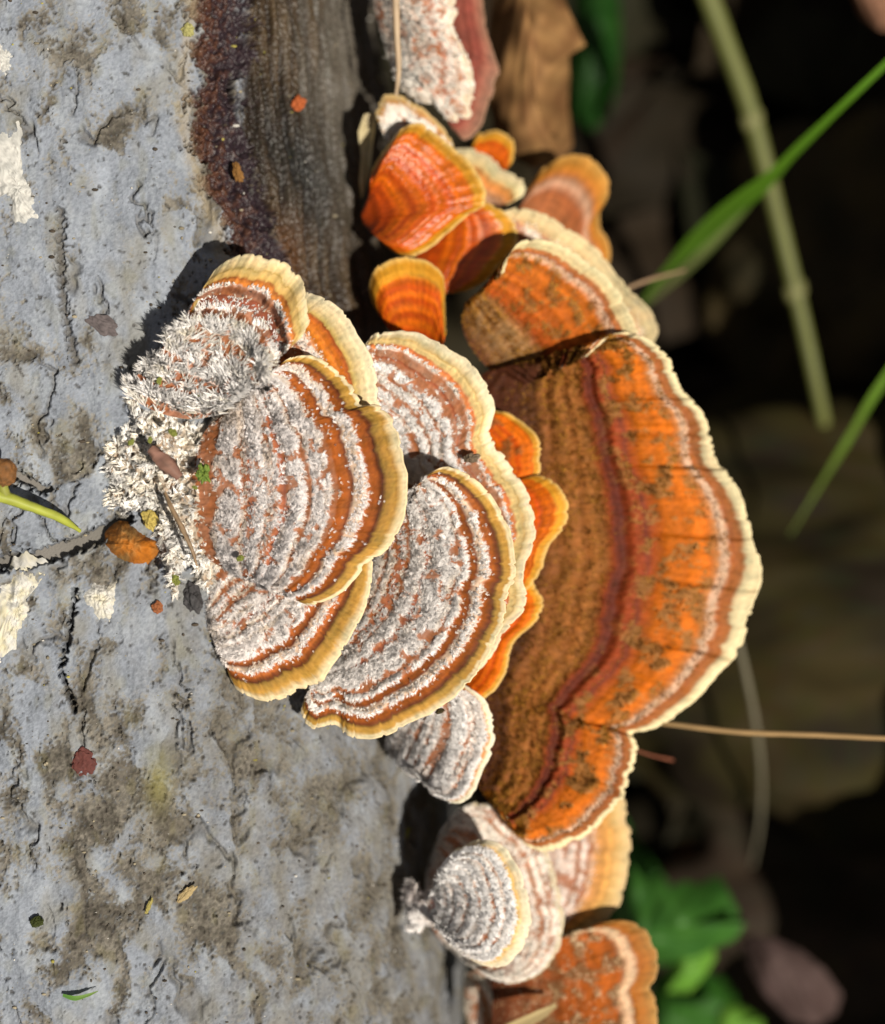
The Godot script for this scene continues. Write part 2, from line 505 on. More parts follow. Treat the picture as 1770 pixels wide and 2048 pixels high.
func build_log() -> void:
	var stripe := pts([440, -120, 430, 0, 425, 90, 420, 170, 418, 250, 432, 320, 455, 375, 492, 430, 512, 480, 525, 540, 540, 620])
	var crack := pts([-20, 1128, 60, 1118, 120, 1100, 170, 1082, 205, 1066, 250, 1040])
	var crack2 := pts([20, 946, 45, 958, 70, 972, 92, 980])
	var crack3 := pts([150, 1180, 140, 1260, 120, 1340, 150, 1420])
	var crack4 := pts([120, 420, 122, 520, 130, 640, 150, 720])
	# places where the grey crust is missing (+) or whole (-): x, y, rx, ry, amount
	var spots := [[160, 1560, 110, 260, 0.5], [200, 1820, 110, 180, 0.5], [60, 700, 90, 300, 0.22], [350, 1400, 70, 60, 0.3], [470, 1420, 90, 110, 0.35], [600, 1560, 170, 90, 0.38], [380, 1800, 80, 150, 0.4], [330, 1600, 60, 130, 0.34],
		[640, 1720, 120, 90, 0.25], [790, 1850, 80, 260, 0.5], [480, 1900, 120, 90, 0.36], [170, 920, 60, 130, 0.45], [250, 1170, 80, 60, 0.3], [160, 60, 60, 60, 0.3], [220, 250, 120, 80, 0.22], [330, 120, 60, 120, 0.25],
		[200, 560, 120, 260, -0.45], [310, 330, 80, 160, -0.25], [40, 1000, 100, 80, -0.4], [300, 1330, 120, 100, -0.45], [80, 1450, 60, 90, -0.3], [450, 1700, 90, 130, -0.35], [60, 1850, 80, 160, -0.4], [560, 1800, 90, 110, -0.3], [700, 1600, 60, 160, -0.3], [300, 1950, 90, 90, -0.35]]
	var cols := PackedFloat32Array()
	var u := -106.0
	while u < 24.0:
		cols.append(u)
		u += 0.14 if u < -52.0 else (0.22 if u < -28.0 else 0.9)
	var z0 := -66.0
	var dz := 0.14
	var w := cols.size()
	var hgt := int(132.0 / dz) + 1
	var v := PackedVector3Array()
	v.resize(w * hgt)
	var c := PackedColorArray()
	c.resize(w * hgt)
	var wet := PackedByteArray()
	wet.resize(w * hgt)
	for j in hgt:
		var z := z0 + j * dz
		var rx := rim_x(z)
		var zend := smooth(0.0, 4.0, minf(z - z0, z0 + 132.0 - z))
		for i in w:
			var a := cols[i]
			var p := profile(a)
			var pb := profile(a + 0.6)
			var nrm := Vector2(-(pb.y - p.y), pb.x - p.x)
			nrm = nrm.normalized() if nrm.length_squared() > 1e-9 else Vector2.RIGHT
			var x := rx + p.x
			# the feature's place on the bark, in photo pixels for that depth
			var k := EYE / (EYE - p.y) / PX
			var q := Vector2(885.0 + x * k, 1024.0 + z * k)
			# noise on the surface itself: arc, z
			var wx := a * 20.0 + 34.0 * n1.get_noise_2d(a * 7.0, z * 7.0)
			var wz := z * 20.0 + 34.0 * n1.get_noise_2d(a * 7.0 + 300.0, z * 7.0)
			var big := n1.get_noise_2d(wx * 0.45, wz * 0.26 + wx * 0.08)
			var mid := n2.get_noise_2d(wx * 0.8, wz * 0.55)
			var fin := n3.get_noise_2d(a * 90.0, z * 80.0)
			var gr := n3.get_noise_2d(a * 260.0, z * 240.0)
			var miss := 0.7 * big + 0.5 * mid + 0.35 * fin + 0.15 * gr - 0.23
			for sp in spots:
				var ex: float = (q.x - sp[0]) / sp[2]
				var ey: float = (q.y - sp[1]) / sp[3]
				var e2 := ex * ex + ey * ey
				if e2 < 4.0: miss += 0.8 * sp[4] * exp(-e2)
			var rough0 := n2.get_noise_2d(a * 48.0, z * 40.0)
			var bare := smooth(-0.16, 0.26, miss + 0.2 * rough0)
			var lip := exp(-pow((miss - 0.02) / 0.06, 2.0))
			var ridge := n2.get_noise_2d(a * 14.0 + 90.0, z * 5.0)
			var rough := n2.get_noise_2d(a * 48.0, z * 40.0)
			var chip := cells.get_noise_2d(a * 26.0 + 20.0 * n1.get_noise_2d(a * 20.0, z * 20.0), z * 18.0)
			var up := 0.5 * n1.get_noise_2d(a * 4.0, z * 2.2 + 60.0) + 0.35 * ridge
			up += (1.0 - bare) * (0.12 + 0.06 * fin + 0.04 * gr) + bare * (-0.05 + 0.24 * rough + 0.16 * chip + 0.1 * fin + 0.05 * gr) + 0.06 * lip
			var fis := absf(n1.get_noise_2d(a * 9.0 + 8.0 * mid, z * 3.4 + 800.0 + 6.0 * fin)) + 0.5 * absf(n2.get_noise_2d(a * 20.0, z * 9.0 + 70.0))
			var fk := (1.0 - smooth(0.015, 0.075, fis)) * smooth(-0.2, 0.3, miss + 0.3)
			up -= 0.45 * fk
			# colours
			var gv := 1.0 + 0.22 * mid + 0.24 * fin + 0.22 * gr + 0.18 * n1.get_noise_2d(a * 9.0, z * 6.0 + 500.0)
			var grey := Color(0.222 * gv, 0.246 * gv, 0.286 * gv)
			grey = grey.lerp(Color(0.34, 0.37, 0.4), clampf(0.8 * n1.get_noise_2d(a * 11.0 + 70.0, z * 8.0) + 0.25 * fin, 0.0, 0.7))
			grey = grey.lerp(Color(0.2, 0.19, 0.155), clampf(1.3 * n2.get_noise_2d(a * 9.0 + 170.0, z * 5.0) - 0.1, 0.0, 0.55))
			var bv := 1.0 + 0.4 * rough + 0.45 * fin + 0.3 * gr + 0.25 * chip
			var brown := Color(0.1 * bv, 0.09 * bv, 0.074 * bv).lerp(Color(0.19 * bv, 0.175 * bv, 0.148 * bv), clampf(0.35 + 1.2 * n1.get_noise_2d(a * 12.0, z * 12.0 + 900.0), 0.0, 1.0))
			var col := grey.lerp(brown, bare).lerp(Color(0.27, 0.24, 0.17), lip * 0.35)
			col = col.lerp(Color(0.075, 0.066, 0.052), fk * 0.6)
			var fur := 1.0 - smooth(0.0, 0.09, absf(n1.get_noise_2d(a * 5.5 + 10.0 * mid, z * 1.7 + 330.0)))
			fur *= smooth(-0.25, 0.2, n1.get_noise_2d(a * 6.0 + 210.0, z * 4.0))
			up -= 0.7 * fur
			col = col.lerp(Color(0.1, 0.088, 0.068), fur * 0.55)
			var dirt := smooth(-92.0, -62.0, a + 9.0 * mid) * smooth(-10.0, 25.0, z) * (0.55 + 0.6 * n2.get_noise_2d(a * 22.0, z * 16.0))
			col = col.lerp(Color(0.12, 0.108, 0.088) * (1.0 + 0.4 * fin + 0.3 * gr), clampf(dirt, 0.0, 0.55))
			# pits and flecks
			var pit := smooth(0.42, 0.5, n3.get_noise_2d(a * 60.0 + 400.0, z * 52.0)) * smooth(-0.1, 0.35, n1.get_noise_2d(a * 20.0, z * 20.0 + 40.0) + 0.3 * bare)
			up -= 0.2 * pit
			col = col.lerp(Color(0.045, 0.04, 0.034), pit * 0.75)
			var moss := smooth(0.3, 0.62, n1.get_noise_2d(q.x * 0.9, q.y * 0.5 + 700.0)) * 0.15 + exp(-(pow((q.x - 318.0) / 26.0, 2.0) + pow((q.y - 1560.0) / 55.0, 2.0))) * 0.75
			col = col.lerp(Color(0.2, 0.18, 0.06), clampf(moss, 0.0, 0.75))
			# open cracks in the bark
			if q.x < 300.0 and q.y > 900.0 and q.y < 1450.0:
				var cd := minf(near_line(q, crack) - 12.0, minf(near_line(q, crack2) - 5.0, near_line(q, crack3) + 1.0)) + 9.0 * fin + 5.0 * rough
				var ck := 1.0 - smooth(-4.0, 8.0, cd)
				up -= 2.6 * ck
				col = col.lerp(Color(0.03, 0.026, 0.022), ck)
			if q.x < 190.0 and q.y > 380.0 and q.y < 760.0:
				var ck := 1.0 - smooth(0.0, 12.0, near_line(q, crack4) + 8.0 * fin + 7.0 * rough)
				up -= 0.7 * ck
				col = col.lerp(Color(0.09, 0.08, 0.065), ck * 0.8)
			# rotten stripe and the wet, barkless wood right of it
			var wet_k := 0.0
			if q.y < 900.0 and q.x > 330.0:
				var side := q.x - (stripe_x(q.y) + 0.0)
				var sd := absf(side) + 34.0 * mid + 20.0 * fin + 14.0 * rough + 26.0 * n1.get_noise_2d(z * 9.0, 20.0)
				var inside := 1.0 - smooth(46.0, 64.0, sd)
				var rot := Color(0.026, 0.017, 0.021).lerp(Color(0.075, 0.032, 0.019), clampf(0.25 - side / 70.0 + 0.9 * rough + 0.4 * fin, 0.0, 1.0))
				rot = rot * (1.0 + 0.6 * gr + 0.4 * fin)
				wet_k = smooth(34.0, 64.0, side + 12.0 * mid + 10.0 * fin) * (1.0 - smooth(640.0, 760.0, q.y + 30.0 * mid))
				var fib := n2.get_noise_2d(a * 34.0, z * 3.2)
				var fib2 := n1.get_noise_2d(a * 26.0 + 60.0, z * 4.0)
				var wood := Color(0.024, 0.016, 0.01).lerp(Color(0.075, 0.05, 0.027), clampf(0.3 + 1.3 * fib, 0.0, 1.0))
				wood = wood.lerp(Color(0.105, 0.096, 0.08), smooth(560.0, 690.0, q.x + 70.0 * fib2) * smooth(620.0, 250.0, q.y) * 0.75)
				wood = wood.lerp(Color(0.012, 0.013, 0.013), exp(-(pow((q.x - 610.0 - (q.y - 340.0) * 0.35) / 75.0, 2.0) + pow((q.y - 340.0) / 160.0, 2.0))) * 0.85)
				wood = wood.lerp(Color(0.1, 0.045, 0.018), exp(-(pow((q.x - 575.0) / 40.0, 2.0) + pow((q.y - 510.0) / 70.0, 2.0))) * 0.7) * (1.0 + 0.35 * fin + 0.3 * gr)
				col = col.lerp(wood, wet_k).lerp(rot, inside)
				up = lerpf(up, 0.7 * fib + 0.6 * n1.get_noise_2d(a * 9.0, z * 5.0) + 0.25 * fib2 + 0.2 * fin + 0.1 * gr - 0.6, wet_k)
				up = lerpf(up, -0.75 + (0.5 + 0.6 * big) * rough + 0.8 * n1.get_noise_2d(a * 16.0, z * 10.0 + 33.0) + 0.25 * fin + 0.15 * gr + 0.3 * chip, inside)
				col = col.lerp(Color(0.3, 0.25, 0.17), exp(-pow((side + 68.0 + 14.0 * mid) / 14.0, 2.0)) * 0.6)
				wet_k = maxf(wet_k, inside * 0.8)
			var edge := zend * smooth(0.0, 4.0, minf(a + 106.0, 24.0 - a))
			up = up * edge - 1.6 * (1.0 - edge)
			var pos := Vector2(x, p.y) + nrm * up
			v[j * w + i] = Vector3(pos.x, pos.y, z) * 0.001
			c[j * w + i] = Color(maxf(col.r, 0.01), maxf(col.g, 0.01), maxf(col.b, 0.008))
			wet[j * w + i] = 1 if wet_k > 0.5 else 0
	var nn := grid_normals(v, w, hgt)
	var probe := (hgt / 2) * w + 20
	if nn[probe].y < 0.0:
		for k in nn.size(): nn[k] = -nn[k]
	var dry_ix := PackedInt32Array()
	var wet_ix := PackedInt32Array()
	for j in hgt - 1:
		for i in w - 1:
			var a := j * w + i
			var q := [a, a + 1, a + w, a + 1, a + w + 1, a + w]
			if wet[a] == 1: wet_ix.append_array(q)
			else: dry_ix.append_array(q)
	var mesh := ArrayMesh.new()
	surf(mesh, v, nn, c, dry_ix, M.bark)
	surf(mesh, v, nn, c, wet_ix, M.wet_wood)
	# the body of the log, all round and far past the frame
	var sv := PackedVector3Array()
	var sc := PackedColorArray()
	var around_ := 96
	var e := 2.0 / LOG_N
	var lens := 70
	for j in lens + 3:
		var z := lerpf(-420.0, 420.0, clampf((j - 1.0) / lens, 0.0, 1.0))
		var shrink := 0.01 if j == 0 or j == lens + 2 else 1.0
		for i in around_ + 1:
			var an := TAU * i / around_
			var rad := (64.2 + 0.9 * n1.get_noise_2d(cos(an) * 60.0 + z * 0.6, sin(an) * 60.0)) * shrink
			var px := rad * pow(absf(cos(an)), e) * signf(cos(an))
			var py := rad * pow(absf(sin(an)), e) * signf(sin(an))
			sv.append(Vector3(rim_x(z) - 66.0 + px, -68.0 + py, z) * 0.001)
			var g := 1.0 + 0.5 * n2.get_noise_3d(px * 3.0, py * 3.0, z * 3.0)
			sc.append(Color(0.17 * g, 0.16 * g, 0.145 * g))
	var sn := grid_normals(sv, around_ + 1, lens + 3, true)
	for k in sn.size():
		var out := sv[k] - Vector3(rim_x(sv[k].z * 1000.0) - 66.0, -68.0, sv[k].z * 1000.0) * 0.001
		if sn[k].dot(out) < 0.0: sn[k] = -sn[k]
	var o := thing("fallen_log", "grey weathered fallen log with patchy pale bark the fungi grow on", "log", Vector3.ZERO)
	part("bark", mesh, o)
	bark_dust(o, v, nn, w)
	var body := ArrayMesh.new()
	surf(body, sv, sn, sc, grid_index(around_ + 1, 0, lens + 2, false), M.bark)
	part("trunk", body, o)

func bark_dust(o: Node3D, v: PackedVector3Array, nn: PackedVector3Array, w: int) -> void:
	# dust, spores and bark crumbs: nobody could count them
	rng.seed = 4242
	var mm := MultiMesh.new()
	mm.transform_format = MultiMesh.TRANSFORM_3D
	mm.use_colors = true
	var sm := SphereMesh.new()
	sm.radius = 1.0
	sm.height = 1.7
	sm.radial_segments = 6
	sm.rings = 3
	sm.material = M.crumb
	mm.mesh = sm
	mm.instance_count = 2600
	for k in mm.instance_count:
		var a := 0
		for q in 6:
			a = rng.randi_range(0, v.size() - 1)
			if n1.get_noise_2d(v[a].x * 9000.0, v[a].z * 7000.0) > 0.05: break
		var r := 0.00004 + 0.00017 * pow(rng.randf(), 5.0)
		var b := Basis.from_euler(Vector3(rng.randf() * TAU, rng.randf() * TAU, rng.randf() * TAU)).scaled(Vector3(r * rng.randf_range(0.6, 2.4), r, r))
		mm.set_instance_transform(k, Transform3D(b, v[a] + nn[a] * r * 0.4))
		var t := rng.randf()
		var c := Color(0.07, 0.055, 0.04) if t < 0.5 else (Color(0.3, 0.26, 0.18) if t < 0.82 else (Color(0.34, 0.3, 0.07) if t < 0.9 else Color(0.5, 0.48, 0.44)))
		mm.set_instance_color(k, c * rng.randf_range(0.6, 1.2))
	var d := MultiMeshInstance3D.new()
	d.name = "dust"
	d.multimesh = mm
	d.set_meta("kind", "stuff")
	o.add_child(d, true)

func stripe_x(y: float) -> float:
	var xs := [452.0, 446.0, 438.0, 438.0, 464.0, 506.0, 532.0, 556.0, 584.0]
	return along(xs, clampf((y + 40.0) / 800.0, 0.0, 1.0))

# ---------------------------------------------------------------- lumps that lie on the bark
func lump(called: String, label: String, category: String, outline: Array, lift: float, bump: float, c0: Color, c1: Color, m: Material, opts := {}) -> Node3D:
	var poly := pts(outline)
	poly.append(poly[0])
	var mid := Vector2.ZERO
	for k in poly.size() - 1: mid += poly[k] / (poly.size() - 1)
	var w: int = opts.get("w", 121)
	var h: int = opts.get("h", 34)
	var sd: float = opts.get("seed", 3.0) * 61.0
	var jag: float = opts.get("jag", 0.1)
	var freq: float = opts.get("freq", 1.0)
	var origin := P(mid.x, mid.y, on_log(mid.x, mid.y, 0.0)) if not opts.has("at") else P(mid.x, mid.y, opts.at)
	var v := PackedVector3Array()
	var c := PackedColorArray()
	for j in h:
		var r := float(j) / (h - 1)
		for i in w:
			var s := float(i) / (w - 1)
			var b := crom(poly, s if i < w - 1 else 0.0)
			var out := b - mid
			var ang := out.angle()
			var rr := r * (1.0 + jag * n1.get_noise_2d(cos(ang) * 130.0 + sd, sin(ang) * 130.0) + 0.6 * jag * n2.get_noise_2d(cos(ang) * 200.0, sin(ang) * 200.0 + sd))
			var q := mid + out * rr
			var nz := n2.get_noise_2d(q.x * 2.2 * freq + sd, q.y * 2.2 * freq)
			var nf := n3.get_noise_2d(q.x * 6.0 * freq, q.y * 6.0 * freq + sd)
			var ce := cells.get_noise_2d(q.x * 3.0 * freq, q.y * 3.0 * freq + sd)
			var body := 1.0 - pow(r, opts.get("dome", 2.2))
			var base: float = opts.at if opts.has("at") else on_log(q.x, q.y, 0.0)
			var y: float = base + lift + bump * body * (1.0 + opts.get("rough", 1.0) * (0.55 * nz + 0.35 * ce)) + 0.08 * nf * bump - (1.0 - body) * 0.9
			v.append(P(q.x, q.y, y) - origin)
			var tone := clampf(0.4 + 1.1 * n1.get_noise_2d(q.x * 1.2 * freq + sd, q.y * 1.2 * freq) + 0.35 * nf, 0.0, 1.0)
			c.append(c0.lerp(c1, tone) * (1.0 + 0.2 * nf + 0.15 * ce))
	var nn := grid_normals(v, w, h, true)
	for k in nn.size():
		if nn[k].y < 0.0: nn[k] = -nn[k]
	for i in w: nn[i] = Vector3.UP
	var o := thing(called, label, category, origin, opts.get("group", ""))
	var mesh := ArrayMesh.new()
	surf(mesh, v, nn, c, grid_index(w, 0, h - 1, false), m)
	part(opts.get("part", "crust"), mesh, o)
	if opts.has("hair"):
		rng.seed = int(sd) + 5
		var items := []
		for k in opts.hair:
			var r := sqrt(rng.randf())
			var j := clampi(int(r * (h - 1)), 0, h - 2)
			var i := rng.randi_range(0, w - 2)
			var a := j * w + i
			var p := v[a].lerp(v[a + w + 1], rng.randf())
			var pq := Vector2(p.x, p.z) * 20000.0
			var sw := Vector3(n1.get_noise_2d(pq.x * 1.6, pq.y * 1.6), 0, n1.get_noise_2d(pq.x * 1.6 + 90.0, pq.y * 1.6)) * 2.0
			var dir := nn[a] * 0.7 + sw + Vector3(rng.randf_range(-1, 1), rng.randf_range(-0.2, 0.6), rng.randf_range(-1, 1)) * 0.6
			if r > 0.86: dir += Vector3(p.x, 0, p.z).normalized() * 0.9
			var tone := clampf(0.3 + 1.1 * n1.get_noise_2d(pq.x * 0.9 + 31.0, pq.y * 0.9) + rng.randf_range(-0.25, 0.25), 0.0, 1.0)
			items.append([p, dir.normalized(), rng.randf_range(0.35, 0.95) * opts.get("len", 1.0), rng.randf_range(0.02, 0.036), pale((opts.h0 as Color).lerp(opts.h1, tone) * rng.randf_range(0.85, 1.08)), nn[a]])
		hair_node("hair", o, items, false, opts.get("spikes", false))
	return o

func tube(points: Array, radii: Array, sides: int, col: Color, vary := 0.15, smooth_n := 6) -> ArrayMesh:
	# points: Vector3 in metres; radii in mm
	var curve := Curve3D.new()
	for k in points.size():
		var d: Vector3 = (points[mini(k + 1, points.size() - 1)] - points[maxi(k - 1, 0)]) / 6.0
		curve.add_point(points[k], -d, d)
	curve.bake_interval = 0.0005
	var total := curve.get_baked_length()
	var n := (points.size() - 1) * smooth_n
	var v := PackedVector3Array()
	var nn := PackedVector3Array()
	var c := PackedColorArray()
	for k in n + 1:
		var f := float(k) / n
		var p := curve.sample_baked(f * total, true)
		var ahead := curve.sample_baked(minf(f + 0.01, 1.0) * total, true) - curve.sample_baked(maxf(f - 0.01, 0.0) * total, true)
		ahead = ahead.normalized()
		var a := ahead.cross(Vector3.UP if absf(ahead.y) < 0.9 else Vector3.RIGHT).normalized()
		var b := ahead.cross(a)
		var r := along(radii, f) * 0.001
		for q in sides + 1:
			var an := TAU * q / sides
			var d := a * cos(an) + b * sin(an)
			var bump := 1.0 + vary * n2.get_noise_3d(p.x * 60000.0, p.z * 60000.0, q * 30.0 if q < sides else 0.0)
			v.append(p + d * r * bump)
			nn.append(d)
			c.append(col * (1.0 + vary * 2.0 * n2.get_noise_3d(p.x * 40000.0, p.z * 40000.0, cos(an) * 30.0)))
	var last := v.size()
	v.append(curve.sample_baked(0.0))
	v.append(curve.sample_baked(total))
	for k in 2:
		nn.append((curve.sample_baked(0.0 if k == 0 else total) - curve.sample_baked(total * 0.5)).normalized())
		c.append(col)
	var ix := grid_index(sides + 1, 0, n, false)
	for q in sides:
		ix.append_array([last, q + 1, q, last + 1, n * (sides + 1) + q, n * (sides + 1) + q + 1])
	var mesh := ArrayMesh.new()
	surf(mesh, v, nn, c, ix, M.plant)
	return mesh

func blade(points: Array, widths: Array, face: Vector3, fold: float, c0: Color, c1: Color, m: Material) -> ArrayMesh:
	# a grass blade: V-shaped cross-section with a keel, tapering
	var curve := Curve3D.new()
	for k in points.size():
		var d: Vector3 = (points[mini(k + 1, points.size() - 1)] - points[maxi(k - 1, 0)]) / 6.0
		curve.add_point(points[k], -d, d)
	curve.bake_interval = 0.0005
	var total := curve.get_baked_length()
	var n := 60
	var v := PackedVector3Array()
	var c := PackedColorArray()
	for k in n + 1:
		var f := float(k) / n
		var p := curve.sample_baked(f * total, true)
		var ahead := (curve.sample_baked(minf(f + 0.01, 1.0) * total, true) - curve.sample_baked(maxf(f - 0.01, 0.0) * total, true)).normalized()
		var side := ahead.cross(face).normalized()
		var up := side.cross(ahead)
		var wd := along(widths, f) * 0.001
		for q in 9:
			var e := (q - 4) / 4.0
			v.append(p + side * wd * e * 0.5 + up * wd * fold * absf(e) + up * 0.00003 * (q % 2))
			c.append(c0.lerp(c1, clampf(f + 0.25 * n1.get_noise_2d(f * 200.0, e * 40.0), 0.0, 1.0)) * (1.0 + 0.12 * (q % 2) - 0.15 * (1.0 if q == 4 else 0.0)))
	var nn := grid_normals(v, 9, n + 1)
	var mesh := ArrayMesh.new()
	surf(mesh, v, nn, c, grid_index(9, 0, n, false), m)
	return mesh

func leaf_mesh(outline: Array, mid: Array, hmid: Array, hedge: float, c0: Color, c1: Color, m: Material, veins := 6.0, curl := 1.5) -> ArrayMesh:
	# a leaf between its midrib (photo px) and its outline; left half and right half share the midrib
	var poly := pts(outline)
	var rib := pts(mid)
	var origin := P(rib[0].x, rib[0].y, hmid[0])
	var w := 121
	var h := 16
	var v := PackedVector3Array()
	var c := PackedColorArray()
	for j in h:
		var r := float(j) / (h - 1)
		for i in w:
			var s := float(i) / (w - 1)
			# outline runs from the base up one side to the tip and back down the other
			var b := Vector2.ZERO
			var fi := s * (poly.size() - 1)
			var k := mini(int(fi), poly.size() - 2)
			b = poly[k].lerp(poly[k + 1], fi - k)
			var along_rib := 1.0 - absf(s * 2.0 - 1.0)
			var a := crom(rib, along_rib)
			var q := a.lerp(b, r)
			var hh: float = along(hmid, along_rib) + hedge * r * r + curl * n1.get_noise_2d(q.x * 0.35, q.y * 0.35) * r
			var vein := absf(sin((along_rib - r * 0.35) * veins * PI))
			hh += 0.25 * vein * (1.0 - r)
			v.append(P(q.x, q.y, hh) - origin)
			var tone := clampf(0.5 + 0.8 * n2.get_noise_2d(q.x * 0.7, q.y * 0.7), 0.0, 1.0)
			var g := 0.8 + 0.25 * vein
			c.append(c0.lerp(c1, tone) * (g if r > 0.05 else 1.3))
	var nn := grid_normals(v, w, h)
	for k in nn.size():
		if nn[k].y < 0.0: nn[k] = -nn[k]
	var mesh := ArrayMesh.new()
	surf(mesh, v, nn, c, grid_index(w, 0, h - 1, false), m)
	return mesh

func rock_mesh(radii: Vector3, sd: float, c0: Color, c1: Color, m: Material, amp := 0.16) -> ArrayMesh:
	var v := PackedVector3Array()
	var c := PackedColorArray()
	var w := 121
	var h := 72
	for j in h:
		var th := PI * j / (h - 1)
		for i in w:
			var ph := TAU * i / (w - 1) if i < w - 1 else 0.0
			var d := Vector3(sin(th) * cos(ph), cos(th), sin(th) * sin(ph))
			var k := 1.0 + amp * 2.0 * n1.get_noise_3d(d.x * 55.0 + sd, d.y * 55.0, d.z * 55.0) + 0.3 * amp * n2.get_noise_3d(d.x * 160.0, d.y * 160.0 + sd, d.z * 160.0)
			v.append(d * radii * k * 0.001)
			var tone := clampf(0.5 + 1.2 * n2.get_noise_3d(d.x * 120.0, d.y * 120.0 + sd, d.z * 120.0), 0.0, 1.0)
			c.append(c0.lerp(c1, tone))
	var nn := grid_normals(v, w, h, true)
	for k in nn.size():
		if nn[k].dot(v[k]) < 0.0: nn[k] = -nn[k]
	var mesh := ArrayMesh.new()
	surf(mesh, v, nn, c, grid_index(w, 0, h - 1, false), m)
	return mesh

func single(called: String, label: String, category: String, mesh: Mesh, at := Vector3.ZERO, group := "") -> MeshInstance3D:
	var o := part(called, mesh, self)
	o.position = at
	tag(o, label, category, group)
	return o

func bit(called: String, label: String, category: String, px: float, py: float, size: Vector3, turn: float, c0: Color, h := INF, group := "") -> void:
	# a crumb lying on bark or cap: a small irregular lump
	var hh := h if h < INF else on_log(px, py, 0.35)
	var o := single(called, label, category, rock_mesh(size, px * 0.7 + py, c0, c0 * 0.65, M.crumb, 0.24), P(px, py, hh), group)
	o.rotation.y = turn

# ---------------------------------------------------------------- scene
func _ready() -> void:
	# camera
	var cam := Camera3D.new()
	cam.name = "camera"
	cam.position = Vector3(0, EYE * 0.001, 0)
	cam.rotation_degrees = Vector3(-90, 0, 0)
	cam.fov = rad_to_deg(2.0 * atan(1024.0 * PX / EYE))
	cam.near = 0.005
	cam.far = 20.0
	add_child(cam)
	cam.current = true
	# sky, exposure, lens blur
	var sky_m := ProceduralSkyMaterial.new()
	sky_m.sky_top_color = Color(0.58, 0.57, 0.58)
	sky_m.sky_horizon_color = Color(0.66, 0.7, 0.7)
	sky_m.ground_bottom_color = Color(0.1, 0.09, 0.07)
	sky_m.ground_horizon_color = Color(0.3, 0.3, 0.26)
	var sky := Sky.new()
	sky.sky_material = sky_m
	var env := Environment.new()
	env.background_mode = Environment.BG_SKY
	env.sky = sky
	env.background_energy_multiplier = 0.5
	env.tonemap_mode = Environment.TONE_MAPPER_LINEAR
	env.tonemap_exposure = 1.12
	env.sdfgi_enabled = true
	env.ssao_enabled = true
	env.ssil_enabled = true
	var we := WorldEnvironment.new()
	we.name = "world_environment"
	we.environment = env
	var lens := CameraAttributesPhysical.new()
	lens.frustum_focus_distance = 0.1605
	lens.frustum_focal_length = 37.5
	lens.exposure_aperture = 6.9
	we.camera_attributes = lens
	add_child(we)
	# sun: from the lower right of the picture
	var sun := DirectionalLight3D.new()
	sun.name = "sun"
	sun.light_energy = 1.6
	sun.light_color = Color(1.0, 0.965, 0.91)
	sun.light_angular_distance = 0.5
	sun.shadow_enabled = true
	add_child(sun)
	var travel := Vector3(-0.53, -1.0, -0.32)
	sun.look_at_from_position(Vector3.ZERO, travel, Vector3.UP)

	# noises
	n1.seed = 11; n1.frequency = 0.02; n1.fractal_octaves = 2
	n2.seed = 23; n2.frequency = 0.02; n2.fractal_octaves = 3
	n3.seed = 37; n3.frequency = 0.02; n3.fractal_octaves = 2
	cells.seed = 5; cells.noise_type = FastNoiseLite.TYPE_CELLULAR; cells.frequency = 0.02
	cells.cellular_return_type = FastNoiseLite.RETURN_DISTANCE2_SUB

	# materials
	var g1 := grain(0.06, 4, 5.0, 4)
	M.hair = mat("hair", 0.8, {"spec": 0.3})
	M.cap = mat("cap_skin", 0.62, {"spec": 0.35, "bump": g1, "uv": 160.0, "bump_scale": 0.35})
	M.velvet = mat("velvet_skin", 0.58, {"spec": 0.2, "bump": g1, "uv": 130.0, "bump_scale": 0.6})
	M.wet_cap = mat("wet_skin", 0.3, {"spec": 0.5, "bump": g1, "uv": 140.0, "bump_scale": 0.7})
	M.margin = mat("rim_skin", 0.7, {"spec": 0.3, "bump": g1, "uv": 160.0, "bump_scale": 0.25})
	M.pores = mat("pores", 0.85, {"spec": 0.2})
	M.bark = mat("bark", 0.85, {"spec": 0.25, "bump": g1, "uv": 90.0, "bump_scale": 0.55})
	M.wet_wood = mat("wet_wood", 0.42, {"spec": 0.4, "bump": g1, "uv": 90.0, "bump_scale": 0.8})
	M.crust = mat("lichen_crust", 0.95, {"spec": 0.15})
	M.plant = mat("plant", 0.5, {"spec": 0.35})
	M.leaf = mat("leaf", 0.5, {"spec": 0.35, "backlight": lin(0.5, 0.6, 0.3)})
	M.dead = mat("dead_leaf", 0.75, {"spec": 0.25, "backlight": lin(0.3, 0.2, 0.1)})
	M.soil = mat("soil", 0.95, {"spec": 0.15})
	M.stone = mat("stone", 0.8, {"spec": 0.25})
	M.crumb = mat("crumb", 0.7, {"spec": 0.3})
	tuft_mesh = make_tuft(3, 6, 9.0, 5.0, 0.25)
	spike_mesh = make_tuft(5, 9, 9.0, 3.5, 0.85)
	short_tuft_mesh = make_tuft(9, 5, 6.0, 4.0)

	make_profile()
	build_ground()
	build_log()
	build_brackets()
	build_bark_things()
	build_background()

